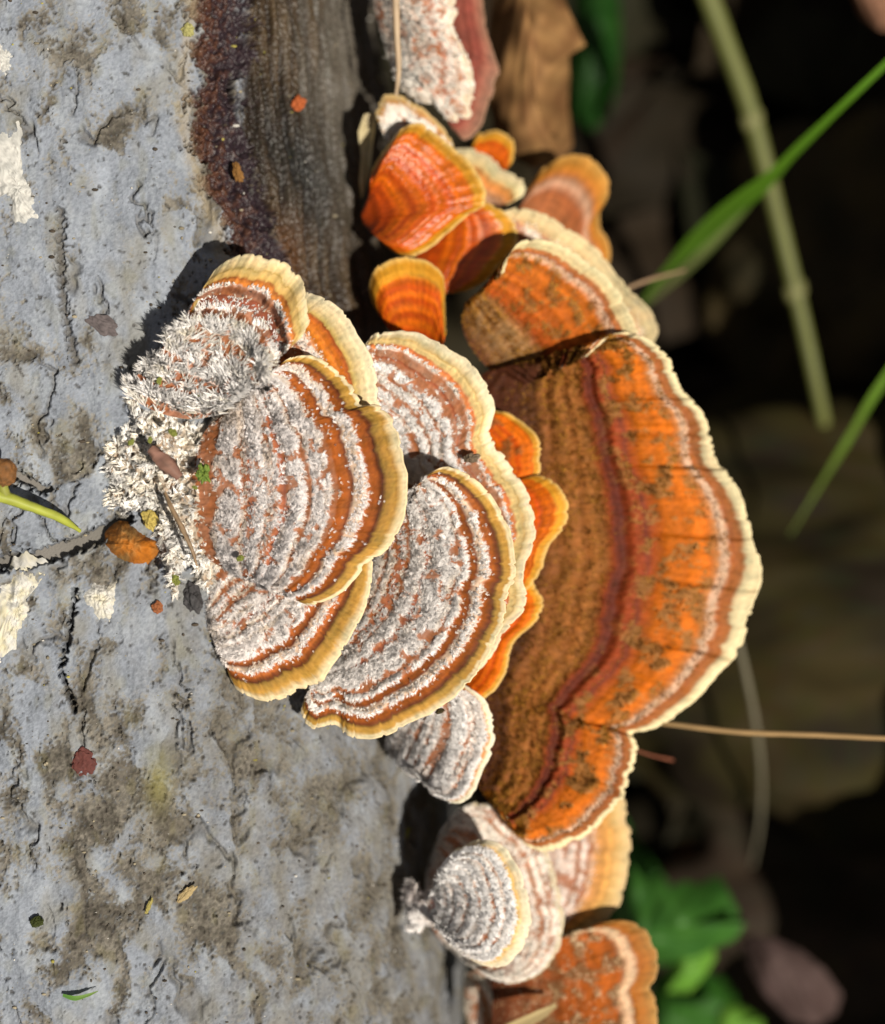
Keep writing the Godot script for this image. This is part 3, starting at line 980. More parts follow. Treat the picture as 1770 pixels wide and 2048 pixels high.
func build_ground() -> void:
	# the ground: one sheet, finer near the log
	var v := PackedVector3Array()
	var c := PackedColorArray()
	var n := 161
	for j in n:
		for i in n:
			var fx := (i / 80.0) - 1.0
			var fz := (j / 80.0) - 1.0
			var x := 90.0 * fx + 5900.0 * pow(absf(fx), 5.0) * signf(fx) + 40.0
			var z := 110.0 * fz + 5900.0 * pow(absf(fz), 5.0) * signf(fz)
			var y := -131.0 + 9.0 * n1.get_noise_2d(x * 1.0, z * 1.0) + 3.0 * n2.get_noise_2d(x * 4.0, z * 4.0)
			v.append(Vector3(x, y, z) * 0.001)
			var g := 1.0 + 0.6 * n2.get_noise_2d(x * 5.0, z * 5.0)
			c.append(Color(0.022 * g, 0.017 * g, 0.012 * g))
	var nn := grid_normals(v, n, n)
	for k in nn.size():
		if nn[k].y < 0.0: nn[k] = -nn[k]
	var mesh := ArrayMesh.new()
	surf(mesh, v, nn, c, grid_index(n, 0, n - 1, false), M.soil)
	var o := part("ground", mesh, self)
	tag(o, "dark damp soil far below the fungi", "", "", "structure")
	# rotting leaves and crumbs on it
	rng.seed = 77
	var lm := ArrayMesh.new()
	var lv := PackedVector3Array()
	var lc := PackedColorArray()
	for j in 7:
		for i in 9:
			var a := j / 6.0
			var e := (i - 4) / 4.0
			var wd := sin(pow(a, 0.8) * PI) * 0.32 + 0.01
			lv.append(Vector3(e * wd, 0.12 * absf(e) * wd + 0.12 * sin(a * 4.0) + 0.05 * sin(e * 3.0 + a * 5.0), a - 0.5))
			lc.append(Color(1, 1, 1) * (0.8 + 0.2 * (i % 2)))
	var ln := grid_normals(lv, 9, 7)
	for k in ln.size():
		if ln[k].y < 0.0: ln[k] = -ln[k]
	surf(lm, lv, ln, lc, grid_index(9, 0, 6, false), M.dead)
	var mm := MultiMesh.new()
	mm.transform_format = MultiMesh.TRANSFORM_3D
	mm.use_colors = true
	mm.mesh = lm
	mm.instance_count = 520
	for k in 520:
		var x := rng.randf_range(-20, 170) if k < 330 else rng.randf_range(-400, 420)
		var z := rng.randf_range(-130, 130) if k < 330 else rng.randf_range(-420, 420)
		var b := Basis.from_euler(Vector3(rng.randf_range(-0.5, 0.5), rng.randf() * TAU, rng.randf_range(-0.5, 0.5))).scaled(Vector3.ONE * rng.randf_range(0.018, 0.045))
		mm.set_instance_transform(k, Transform3D(b, Vector3(x, rng.randf_range(-128, -116), z) * 0.001))
		var g := rng.randf_range(0.35, 1.2)
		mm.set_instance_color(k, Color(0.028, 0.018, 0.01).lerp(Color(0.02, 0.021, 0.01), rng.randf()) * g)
	var litter := MultiMeshInstance3D.new()
	litter.name = "leaf_litter"
	litter.multimesh = mm
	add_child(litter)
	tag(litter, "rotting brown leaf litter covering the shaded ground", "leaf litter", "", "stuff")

# zones shared by several brackets
func fresh_zones(rim: float, k := 1.0) -> Array:
	var oc := lin(0.32, 0.085, 0.014)
	var br := lin(0.1, 0.027, 0.011)
	var pk := lin(0.42, 0.26, 0.19)
	var ye := lin(0.44, 0.24, 0.046)
	var cr := lin(0.7, 0.57, 0.34)
	var r := 1.0 - rim
	return [[0.0, pk, 1.0], [0.2, pk, 1.0], [0.25, lin(0.4, 0.15, 0.07), 0.4], [0.28, lin(0.3, 0.1, 0.05), 0.4], [0.32, pk, 1.0], [0.39, pk, 1.0], [0.41, lin(0.36, 0.12, 0.05), 0.35], [0.44, lin(0.22, 0.07, 0.04), 0.25], [0.46, pk, 1.0], [r - 0.24 * k, pk, 1.0], [r - 0.225 * k, oc, 0.12], [r - 0.18 * k, oc * 0.8, 0.06], [r - 0.158 * k, br, 0.1], [r - 0.145 * k, lin(0.5, 0.36, 0.26), 0.5],
		[r - 0.1 * k, lin(0.5, 0.36, 0.26), 0.5], [r - 0.088 * k, oc * 1.1, 0.08], [r - 0.045 * k, oc * 0.85, 0.03], [r - 0.012 * k, br, 0.0], [r + 0.003, ye * 0.6, 0.0], [r + rim * 0.15, ye * 0.9, 0.0], [r + rim * 0.6, ye * 1.1, 0.0], [r + rim * 0.85, ye.lerp(cr, 0.6), 0.0], [1.0, cr, 0.0]]

func old_zones() -> Array:
	var tan := lin(0.2, 0.075, 0.018)
	var red := lin(0.17, 0.032, 0.01)
	var org := lin(0.40, 0.098, 0.008)
	var deep := lin(0.07, 0.016, 0.009)
	var cr := lin(0.6, 0.5, 0.29)
	return [[0.0, lin(0.05, 0.016, 0.008), 0.1], [0.24, lin(0.06, 0.02, 0.01), 0.25], [0.32, lin(0.09, 0.036, 0.016), 0.6], [0.38, lin(0.2, 0.07, 0.018), 0.6], [0.42, tan, 0.9], [0.47, lin(0.24, 0.085, 0.02), 0.5], [0.53, tan * 1.2, 0.85], [0.56, red, 0.2], [0.578, deep, 0.0], [0.598, deep * 1.3, 0.0], [0.61, red, 0.1], [0.655, red * 1.4, 0.3], [0.668, deep * 1.8, 0.05], [0.69, lin(0.3, 0.06, 0.01), 0.1],
		[0.73, org, 0.15], [0.86, org * 1.08, 0.08], [0.885, lin(0.45, 0.18, 0.06), 0.3], [0.895, lin(0.52, 0.33, 0.22), 0.6], [0.915, lin(0.5, 0.33, 0.22), 0.5], [0.924, lin(0.3, 0.09, 0.025), 0.0], [0.962, lin(0.3, 0.1, 0.022), 0.0], [0.973, cr * 0.8, 0.0], [0.99, cr, 0.0], [1.0, cr * 1.2, 0.0]]

func orange_zones(yellow: float) -> Array:
	var o := lin(0.5, 0.105, 0.006)
	var r := lin(0.42, 0.058, 0.006)
	var y := lin(0.6, 0.27, 0.02)
	return [[0.0, r * 0.8, 0.0], [0.25, r, 0.0], [0.33, o, 0.0], [0.42, r * 0.75, 0.0], [0.5, o * 0.95, 0.0], [0.58, r, 0.0], [0.64, o, 0.0], [0.72, r * 1.05, 0.0], [0.78, o, 0.0], [1.0 - yellow, o, 0.0], [1.0 - yellow * 0.8, y * 0.9, 0.0], [0.97, y, 0.0], [1.0, lin(0.66, 0.4, 0.1), 0.0]]

func pale_zones(rim: float) -> Array:
	var wh := lin(0.46, 0.36, 0.3)
	var oc := lin(0.5, 0.2, 0.05)
	var r := 1.0 - rim
	return [[0.0, wh, 1.0], [0.35, wh, 1.0], [0.42, lin(0.46, 0.25, 0.15), 0.75], [0.5, wh, 1.0], [r - 0.12, wh, 1.0], [r - 0.1, lin(0.5, 0.27, 0.16), 0.5], [r - 0.07, wh, 0.9], [r - 0.015, wh, 0.8], [r, oc, 0.05], [r + rim * 0.45, oc, 0.0], [r + rim * 0.6, lin(0.7, 0.62, 0.42), 0.0], [1.0, lin(0.78, 0.72, 0.55), 0.0]]

func build_brackets() -> void:
	var G := "bracket fungi growing on the log"
	# hidden-most first: the big old bracket and its neighbours, then the fresh ones on top
	bracket("largest bracket, wide orange velvety fan with cream scalloped rim", G, {"seed": 9, "jit": 4.0, "res": 3.6, "skin": "velvet", "tm": 0.93,
		"m": [1175, 712, 1196, 690, 1218, 672, 1245, 666, 1280, 672, 1310, 690, 1332, 718, 1348, 748, 1360, 780, 1388, 806, 1408, 840, 1422, 882, 1432, 925, 1457, 952, 1480, 990, 1493, 1030, 1500, 1075, 1514, 1112, 1516, 1158, 1502, 1205, 1492, 1250, 1474, 1302, 1442, 1340, 1412, 1370, 1380, 1405, 1345, 1435, 1308, 1453, 1266, 1466, 1266, 1480, 1272, 1505, 1262, 1545, 1246, 1585, 1220, 1620, 1186, 1655, 1150, 1682, 1110, 1699, 1078, 1698, 1048, 1684, 1028, 1660, 1012, 1632],
		"b": [1050, 770, 985, 740, 940, 780, 900, 880, 880, 980, 870, 1080, 870, 1180, 870, 1280, 880, 1380, 900, 1460, 930, 1530, 960, 1580],
		"mh": [-11.3, -11.8, -13.0, -14.0, -14.5, -14.5, -14.0, -14.0, -14.0, -13.0, -13.0], "bh": [-13.0, -15.0, -15.0, -15.0, -15.0, -14.0], "dome": 0.8, "lobe": 1.2, "ripple": 0.2, "fine": 0.1, "steps": [[0.56, 0.5], [0.585, -0.9], [0.61, 0.9]],
		"segs": [0.0000, 0.2179, 0.3154, 0.4103, 0.4718, 0.5462, 0.7051, 0.7949, 1.0000], "seg_h": 0.6, "grooves": [[0.09, 0.012, 0.5, 0.62], [0.27, 0.01, 0.4, 0.6], [0.61, 0.01, 0.4, 0.62], [0.8, 0.01, 0.4, 0.6]],
		"zones": old_zones(), "patch": {"freq": 0.8, "thr": 0.1, "lo": 0.62, "hi": 0.885, "color": lin(0.24, 0.115, 0.035), "hair": 0.7}, "edge": 0.7,
		"hair": {"n": 17000, "len": 0.42, "rad": 0.026, "c0": lin(0.36, 0.18, 0.06), "c1": lin(0.26, 0.09, 0.026), "up": 0.8, "fwd": 0.7, "short": true, "g": 0.8, "bare": 0.8}})
	bracket("orange bracket lobe above the largest bracket, split from it by a dark gap", G, {"seed": 10, "res": 3.6, "skin": "velvet", "tm": 0.9,
		"m": [1008, 545, 1016, 516, 1034, 490, 1066, 479, 1105, 487, 1145, 505, 1180, 530, 1210, 556, 1235, 585, 1253, 615, 1266, 645, 1274, 672, 1262, 700], "b": [930, 610, 925, 650, 940, 690, 980, 740, 1040, 790],
		"mh": [-9.0, -10.5, -12.0, -13.0, -14.0], "bh": [-14.0, -15.0, -15.5, -16.0], "dome": 1.2, "lobe": 0.9, "fine": 0.1,
		"zones": [[0.0, lin(0.1, 0.035, 0.016), 0.3], [0.15, lin(0.25, 0.14, 0.06), 0.8], [0.3, lin(0.3, 0.16, 0.065), 0.8], [0.38, lin(0.34, 0.065, 0.01), 0.3], [0.5, lin(0.38, 0.085, 0.01), 0.2], [0.8, lin(0.42, 0.11, 0.01), 0.1], [0.835, lin(0.55, 0.32, 0.2), 0.5], [0.865, lin(0.6, 0.4, 0.28), 0.5], [0.88, lin(0.34, 0.1, 0.03), 0.0], [0.915, lin(0.36, 0.12, 0.03), 0.0], [0.93, lin(0.56, 0.44, 0.22), 0.0], [1.0, lin(0.66, 0.56, 0.32), 0.0]],
		"patch": {"freq": 0.95, "thr": 0.14, "lo": 0.3, "hi": 0.84, "color": lin(0.2, 0.09, 0.025), "hair": 0.7}, "edge": 0.6,
		"hair": {"n": 3800, "len": 0.42, "rad": 0.026, "c0": lin(0.36, 0.18, 0.06), "c1": lin(0.26, 0.09, 0.026), "short": true, "g": 0.8, "bare": 0.7}})
	bracket("pale-edged bracket showing as a rim behind the upper orange lobe", G, {"seed": 11, "res": 4.5, "tm": 0.8,
		"m": [985, 432, 1030, 418, 1060, 420, 1092, 432, 1130, 455, 1165, 480, 1196, 505, 1222, 540, 1252, 575, 1290, 610, 1308, 640, 1312, 668, 1300, 700], "b": [980, 520, 1000, 560, 1060, 620, 1120, 680, 1190, 730],
		"mh": [-17.0, -18.0, -20.0], "bh": [-20.0], "dome": 0.5, "zones": [[0.0, lin(0.2, 0.1, 0.05), 0.4], [0.6, lin(0.34, 0.17, 0.08), 0.7], [0.78, lin(0.42, 0.22, 0.1), 0.5], [0.85, lin(0.55, 0.4, 0.2), 0.1], [1.0, lin(0.62, 0.5, 0.28), 0.0]],
		"hair": {"n": 900, "len": 0.5, "c0": lin(0.5, 0.38, 0.22)}})
	bracket("brown-orange rounded bracket with ochre rim, farthest right at the top", G, {"seed": 12, "res": 5.0, "skin": "velvet", "tm": 0.86,
		"m": [1040, 418, 1052, 385, 1066, 362, 1084, 340, 1112, 321, 1146, 312, 1180, 320, 1206, 342, 1217, 372, 1211, 402, 1197, 430, 1203, 462, 1216, 492, 1218, 522, 1206, 550], "b": [1030, 440, 1040, 480, 1070, 520, 1110, 555, 1150, 580],
		"mh": [-26.0, -26.0, -28.0], "bh": [-27.0, -28.0], "dome": 1.6, "zones": [[0.0, lin(0.14, 0.06, 0.03), 0.0], [0.4, lin(0.3, 0.1, 0.035), 0.0], [0.6, lin(0.3, 0.09, 0.03), 0.0], [0.72, lin(0.42, 0.25, 0.16), 0.0], [0.8, lin(0.36, 0.12, 0.03), 0.0], [0.88, lin(0.45, 0.17, 0.02), 0.0], [1.0, lin(0.55, 0.28, 0.06), 0.0]]})
	bracket("small round plain orange bracket peeping out at the top", G, {"seed": 13, "res": 5.0, "skin": "velvet", "tm": 0.86,
		"m": [940, 312, 945, 288, 958, 272, 978, 263, 1000, 266, 1018, 278, 1027, 298, 1024, 322, 1012, 340], "b": [945, 330, 960, 345, 980, 352, 1000, 352], "mh": [-24.0], "bh": [-25.0], "dome": 0.8, "zones": orange_zones(0.2)})
	bracket("wavy-rimmed brown bracket behind the wet orange one", G, {"seed": 14, "res": 4.5, "skin": "velvet", "tm": 0.78,
		"m": [890, 305, 925, 298, 955, 304, 985, 320, 1006, 342, 1030, 350, 1046, 370, 1041, 394, 1012, 406], "b": [890, 370, 915, 395, 940, 415, 965, 428, 985, 432], "mh": [-21.0], "bh": [-22.0], "dome": 0.6, "lobe": 1.0,
		"zones": [[0.0, lin(0.25, 0.1, 0.05), 0.0], [0.35, lin(0.4, 0.22, 0.13), 0.3], [0.6, lin(0.46, 0.17, 0.04), 0.0], [0.74, lin(0.4, 0.2, 0.06), 0.0], [0.8, lin(0.6, 0.47, 0.22), 0.0], [1.0, lin(0.66, 0.56, 0.34), 0.0]]})
	bracket("orange bracket half shaded under the wet orange one", G, {"seed": 15, "res": 4.0, "skin": "wet_cap", "tm": 0.88,
		"m": [950, 398, 985, 414, 1010, 430, 1030, 455, 1034, 482, 1014, 514, 990, 540, 962, 565, 930, 582, 895, 588], "b": [880, 430, 850, 460, 835, 500, 830, 550, 850, 590], "mh": [-16.0, -17.0, -18.0], "bh": [-18.5], "dome": 1.0, "lobe": 1.0, "zones": orange_zones(0.16)})
	bracket("white fuzzy bracket with orange tip behind the wet orange one", G, {"seed": 16, "res": 4.5, "tm": 0.9,
		"m": [762, 262, 752, 232, 757, 208, 772, 193, 798, 194, 826, 207, 856, 228, 880, 252, 896, 276, 904, 300], "b": [800, 300, 815, 306, 830, 312, 850, 320, 870, 330], "mh": [-15.0, -17.0, -19.0], "bh": [-17.0], "dome": 1.2,
		"zones": [[0.0, lin(0.5, 0.4, 0.3), 1.0], [0.45, lin(0.5, 0.3, 0.2), 0.9], [0.75, lin(0.55, 0.4, 0.28), 0.8], [0.84, lin(0.5, 0.2, 0.05), 0.1], [1.0, lin(0.6, 0.42, 0.18), 0.0]], "hair": {"n": 1100, "len": 0.7, "c0": lin(0.7, 0.64, 0.54), "c1": lin(0.62, 0.52, 0.4)}})
	bracket("glossy wet bright orange bracket, domed like a shell", G, {"seed": 17, "res": 3.2, "skin": "wet_cap", "rim": "wet_cap", "tm": 0.93,
		"m": [742, 345, 756, 320, 772, 295, 794, 268, 822, 252, 850, 256, 880, 280, 912, 308, 940, 334, 959, 365, 969, 392, 963, 412, 930, 432, 896, 462, 860, 492, 830, 507, 800, 509, 772, 492, 750, 470],
		"b": [738, 395, 728, 415, 724, 430, 728, 446, 738, 460], "mh": [-15.0, -12.0, -13.0, -12.5, -14.0, -16.0], "bh": [-17.0], "dome": 2.6, "lobe": 1.0, "fine": 0.12, "ripple": 0.0, "zones": orange_zones(0.1), "edge": 0.8})
	bracket("small orange tongue with yellow tip below the wet orange bracket", G, {"seed": 18, "res": 3.6, "skin": "velvet", "tm": 0.82,
		"m": [760, 632, 744, 604, 740, 575, 748, 548, 766, 530, 794, 519, 826, 517, 858, 527, 881, 548, 890, 580, 889, 620, 893, 664], "b": [800, 690, 815, 700, 830, 706, 850, 710, 880, 712], "mh": [-15.0, -12.0, -12.0, -14.0], "bh": [-17.0], "dome": 2.0, "ripple": 0.2, "zones": orange_zones(0.2)})
	bracket("shaggy white bracket hanging down at the top edge", G, {"seed": 19, "res": 4.5, "tm": 0.95,
		"m": [900, -90, 904, -30, 908, 10, 907, 50, 920, 85, 934, 120, 945, 160, 948, 202, 934, 230, 906, 238, 886, 226, 876, 206, 852, 206, 826, 192, 806, 172], "b": [740, -90, 745, -20, 752, 30, 764, 70, 776, 110, 788, 140], "mh": [-16.0, -16.0, -18.0, -17.0], "bh": [-18.0], "dome": 1.6, "lobe": 1.6, "jit": 6.0, "ring_a": 0.6,
		"zones": [[0.0, lin(0.5, 0.42, 0.34), 0.9], [0.5, lin(0.55, 0.45, 0.36), 0.9], [0.72, lin(0.36, 0.14, 0.08), 0.4], [0.8, lin(0.5, 0.36, 0.28), 0.8], [0.95, lin(0.6, 0.45, 0.3), 0.5], [1.0, lin(0.66, 0.56, 0.42), 0.2]],
		"hair": {"n": 2600, "len": 0.9, "spikes": true, "c0": lin(0.74, 0.69, 0.6), "c1": lin(0.66, 0.54, 0.4), "up": 0.35, "bare": 0.4}})
	bracket("dark red bracket behind the shaggy white one at the top", G, {"seed": 20, "res": 5.5, "skin": "velvet", "tm": 0.9,
		"m": [955, -90, 962, 0, 968, 50, 982, 98, 996, 138, 988, 170, 976, 204, 962, 240, 946, 268, 926, 276, 908, 262], "b": [880, -90, 880, 0, 880, 90, 880, 160, 885, 220], "mh": [-22.0], "bh": [-22.0], "dome": 0.5, "lobe": 1.2,
		"zones": [[0.0, lin(0.2, 0.07, 0.05), 0.0], [0.7, lin(0.2, 0.05, 0.035), 0.0], [1.0, lin(0.28, 0.14, 0.09), 0.0]]})
	bracket("uppermost of three small orange shelves between the banded and largest brackets", G, {"seed": 21, "res": 3.4, "skin": "velvet", "tm": 0.92,
		"m": [975, 822, 1000, 824, 1028, 836, 1056, 856, 1076, 884, 1082, 915, 1077, 945, 1062, 968, 1040, 984], "b": [920, 850, 915, 880, 920, 910, 935, 940, 955, 965], "mh": [-12.0, -11.5, -12.0], "bh": [-12.5], "dome": 0.7, "lobe": 1.0, "patch": {"freq": 0.9, "thr": 0.12, "lo": 0.1, "hi": 0.8, "color": lin(0.16, 0.06, 0.015), "hair": 0.0}, "zones": orange_zones(0.08)})
	bracket("middle one of three small orange shelves, yellow-rimmed, beside the banded brackets", G, {"seed": 41, "res": 3.4, "skin": "velvet", "tm": 0.9,
		"m": [1040, 958, 1070, 952, 1100, 962, 1122, 982, 1133, 1010, 1130, 1042, 1114, 1068, 1097, 1090, 1087, 1118, 1076, 1146, 1062, 1168, 1040, 1185], "b": [950, 1000, 940, 1030, 940, 1060, 945, 1090, 960, 1120, 970, 1150], "mh": [-10.5, -9.5, -9.5, -10.5], "bh": [-11.5], "dome": 0.8, "lobe": 1.0, "zones": orange_zones(0.12)})
	bracket("lowest of three small orange shelves, wavy with thin pale rim", G, {"seed": 42, "res": 3.4, "skin": "velvet", "tm": 0.92,
		"m": [1045, 1160, 1066, 1168, 1079, 1192, 1082, 1214, 1071, 1238, 1047, 1262, 1025, 1284, 1014, 1312, 1006, 1346, 990, 1378, 962, 1400], "b": [970, 1180, 950, 1220, 935, 1260, 920, 1300, 900, 1350], "mh": [-11.5, -10.5, -10.0, -9.5], "bh": [-12.0], "dome": 0.6, "lobe": 1.0, "zones": orange_zones(0.1)})
	bracket("white fuzzy bracket below the banded pair, thin orange line at its rim", G, {"seed": 22, "tm": 0.93,
		"m": [930, 1370, 962, 1394, 978, 1420, 986, 1452, 985, 1482, 976, 1514, 962, 1548, 948, 1578, 932, 1598, 910, 1605, 886, 1596, 862, 1578, 842, 1556], "b": [830, 1400, 805, 1430, 785, 1455, 775, 1475, 772, 1490, 782, 1505, 800, 1525],
		"mh": [-7.0, -8.0, -9.0], "bh": [-9.0, -13.0, -15.0], "dome": 1.4, "zones": pale_zones(0.1), "hair": {"n": 6500, "len": 0.85, "c0": lin(0.78, 0.74, 0.71), "c1": lin(0.66, 0.54, 0.46), "bare": 0.5}})
	bracket("banded bracket behind, white wool and thin brown rings", G, {"seed": 23, "tm": 0.9,
		"m": [728, 705, 733, 685, 750, 671, 782, 663, 820, 666, 860, 680, 900, 702, 932, 724, 958, 752, 979, 790, 986, 825, 980, 858, 986, 885, 1006, 915, 1030, 950, 1050, 985, 1066, 1025, 1071, 1060, 1062, 1100, 1046, 1130, 1042, 1160, 1050, 1190, 1040, 1225, 1018, 1252, 996, 1282, 978, 1312, 950, 1350],
		"b": [700, 790, 690, 840, 720, 900, 750, 950, 780, 1000, 800, 1080, 800, 1150, 800, 1220, 820, 1280], "mh": [-4.5, -5.0, -5.5, -6.0, -5.0, -5.0, -5.0, -6.0], "bh": [-7.5, -9.0, -9.0, -9.0], "dome": 1.0, "lobe": 0.8, "edge": 0.55,
		"zones": [[0.0, lin(0.42, 0.3, 0.24), 1.0], [0.3, lin(0.42, 0.3, 0.24), 1.0], [0.36, lin(0.42, 0.2, 0.13), 0.8], [0.42, lin(0.42, 0.3, 0.24), 1.0], [0.69, lin(0.42, 0.3, 0.24), 1.0], [0.71, lin(0.36, 0.11, 0.04), 0.15], [0.73, lin(0.26, 0.07, 0.03), 0.15], [0.74, lin(0.46, 0.32, 0.24), 0.9], [0.81, lin(0.46, 0.32, 0.24), 0.9], [0.825, lin(0.46, 0.15, 0.035), 0.05], [0.86, lin(0.36, 0.09, 0.025), 0.0], [0.872, lin(0.52, 0.38, 0.15), 0.0], [0.915, lin(0.58, 0.42, 0.18), 0.0], [0.925, lin(0.46, 0.3, 0.1), 0.0], [0.935, lin(0.6, 0.46, 0.22), 0.0], [1.0, lin(0.74, 0.63, 0.42), 0.0]],
		"hair": {"n": 8500, "len": 0.72, "c0": lin(0.74, 0.7, 0.68), "c1": lin(0.56, 0.47, 0.38)}})
	bracket("banded bracket at the centre with wide mustard rim and two dark crumbs", G, {"seed": 24, "tm": 0.875,
		"m": [838, 985, 845, 962, 862, 945, 888, 936, 918, 941, 946, 956, 971, 981, 991, 1011, 1009, 1046, 1023, 1086, 1031, 1128, 1026, 1164, 1012, 1196, 1006, 1236, 992, 1270, 976, 1302, 956, 1340, 926, 1374, 890, 1404, 852, 1426, 815, 1446, 770, 1466, 722, 1476, 692, 1470, 678, 1452, 655, 1448, 630, 1453, 611, 1441, 604, 1420, 611, 1394, 630, 1366],
		"b": [790, 1020, 760, 1040, 735, 1070, 715, 1110, 700, 1150, 695, 1180, 690, 1210, 690, 1240, 680, 1270, 670, 1300], "mh": [-2.5, -1.5, -1.0, -1.0, -1.5, -2.0, -3.0, -4.0], "bh": [-5.5], "dome": 1.3, "lobe": 1.2, "edge": 0.55,
		"zones": fresh_zones(0.082, 1.0), "hair": {"n": 11500, "len": 0.72, "c0": lin(0.74, 0.68, 0.64), "c1": lin(0.54, 0.43, 0.33)}})
	bracket("banded bracket tucked under the front one, pale bottom rim on bark", G, {"seed": 25, "tm": 0.83,
		"m": [700, 1100, 736, 1118, 743, 1150, 735, 1192, 719, 1236, 698, 1272, 674, 1310, 650, 1348, 632, 1364, 600, 1378, 565, 1393, 526, 1399, 491, 1388, 466, 1366, 453, 1336, 444, 1300], "b": [560, 1070, 520, 1080, 480, 1090, 440, 1105, 412, 1125, 402, 1155, 404, 1190, 412, 1230],
		"mh": [-1.0, -2.0, -3.0, -4.0], "bh": [-4.5, -5.0, -5.5], "dome": 1.0, "lobe": 0.6, "edge": 0.6,
		"zones": fresh_zones(0.12, 0.95), "hair": {"n": 6000, "len": 0.72, "c0": lin(0.74, 0.66, 0.62), "c1": lin(0.56, 0.42, 0.3)}})
	bracket("narrow bracket with broad cream rim between the fuzzy and front brackets", G, {"seed": 26, "tm": 0.8,
		"m": [560, 590, 596, 587, 622, 589, 650, 601, 678, 620, 706, 656, 729, 700, 748, 750, 758, 798, 752, 818, 730, 822], "b": [470, 690, 475, 710, 490, 740, 510, 770, 540, 800, 570, 820], "mh": [-3.0, -2.0, -2.0, -2.5], "bh": [-5.0], "dome": 0.3, "lobe": 0.3, "edge": 0.6,
		"zones": [[0.0, lin(0.2, 0.06, 0.025), 0.1], [0.35, lin(0.4, 0.12, 0.03), 0.1], [0.48, lin(0.5, 0.3, 0.22), 0.9], [0.58, lin(0.5, 0.3, 0.2), 0.7], [0.64, lin(0.56, 0.18, 0.02), 0.1], [0.74, lin(0.52, 0.14, 0.015), 0.0], [0.79, lin(0.3, 0.07, 0.015), 0.0], [0.81, lin(0.56, 0.4, 0.12), 0.0], [0.86, lin(0.62, 0.48, 0.24), 0.0], [1.0, lin(0.74, 0.64, 0.43), 0.0]],
		"hair": {"n": 900, "len": 0.6, "c0": lin(0.74, 0.66, 0.6), "c1": lin(0.56, 0.4, 0.28)}})
	bracket("front bracket, mustard rim and brown bands around pink-white wool", G, {"seed": 27, "res": 2.9, "tm": 0.87,
		"m": [549, 762, 556, 740, 566, 724, 588, 714, 618, 713, 652, 728, 684, 752, 706, 782, 724, 810, 748, 811, 776, 834, 795, 870, 806, 920, 810, 975, 804, 1030, 786, 1080, 762, 1105, 736, 1121, 706, 1155, 672, 1188, 632, 1207, 602, 1205, 583, 1183],
		"b": [500, 800, 455, 825, 415, 855, 395, 900, 385, 950, 385, 1010, 390, 1070, 420, 1120, 480, 1150], "mh": [-0.5, 1.0, 1.5, 2.2, 2.5, 2.5, 2.0, 1.0, 0.5], "bh": [-2.5, -3.0, -3.0, -3.0], "dome": 1.2, "lobe": 1.2, "edge": 0.6,
		"zones": fresh_zones(0.088, 1.0), "hair": {"n": 13500, "len": 0.78, "c0": lin(0.76, 0.69, 0.67), "c1": lin(0.56, 0.42, 0.32)}})
	bracket("woolly bracket at upper left with one curled banded lobe", G, {"seed": 28, "res": 2.9, "tm": 0.86,
		"m": [403, 622, 406, 586, 424, 548, 460, 521, 503, 511, 548, 519, 583, 543, 605, 574, 612, 612, 614, 648, 602, 676], "b": [250, 775, 262, 792, 282, 808, 310, 822, 340, 832, 375, 838, 405, 836, 432, 828], "mh": [1.2, 2.6, 3.0, 3.4, 4.4, 4.0], "bh": [-1.2, -0.3, 0.6], "steps": [[0.64, -1.4], [0.78, 1.3]], "dome": 1.4, "lobe": 0.6, "edge": 0.7, "root": 3.5,
		"zones": [[0.0, lin(0.5, 0.36, 0.3), 1.0], [0.25, lin(0.4, 0.2, 0.16), 0.9], [0.33, lin(0.26, 0.07, 0.05), 0.6], [0.4, lin(0.4, 0.2, 0.15), 0.9], [0.5, lin(0.5, 0.36, 0.26), 1.0], [0.66, lin(0.4, 0.25, 0.18), 1.0], [0.70, lin(0.24, 0.07, 0.04), 0.35], [0.745, lin(0.2, 0.06, 0.03), 0.25], [0.76, lin(0.5, 0.38, 0.33), 1.0], [0.81, lin(0.5, 0.38, 0.33), 0.9], [0.825, lin(0.5, 0.16, 0.025), 0.05], [0.845, lin(0.48, 0.16, 0.03), 0.0], [0.86, lin(0.26, 0.08, 0.02), 0.0], [0.87, lin(0.5, 0.31, 0.09), 0.0], [0.91, lin(0.55, 0.38, 0.14), 0.0], [0.918, lin(0.42, 0.28, 0.08), 0.0], [0.93, lin(0.58, 0.43, 0.19), 0.0], [1.0, lin(0.68, 0.56, 0.33), 0.0]],
		"hair": {"n": 4200, "spikes": true, "len": 0.6, "len_in": 1.35, "rad": 0.027, "c0": lin(0.76, 0.72, 0.69), "c1": lin(0.6, 0.52, 0.38), "up": 0.45, "fwd": 0.6, "bare": 0.8}})
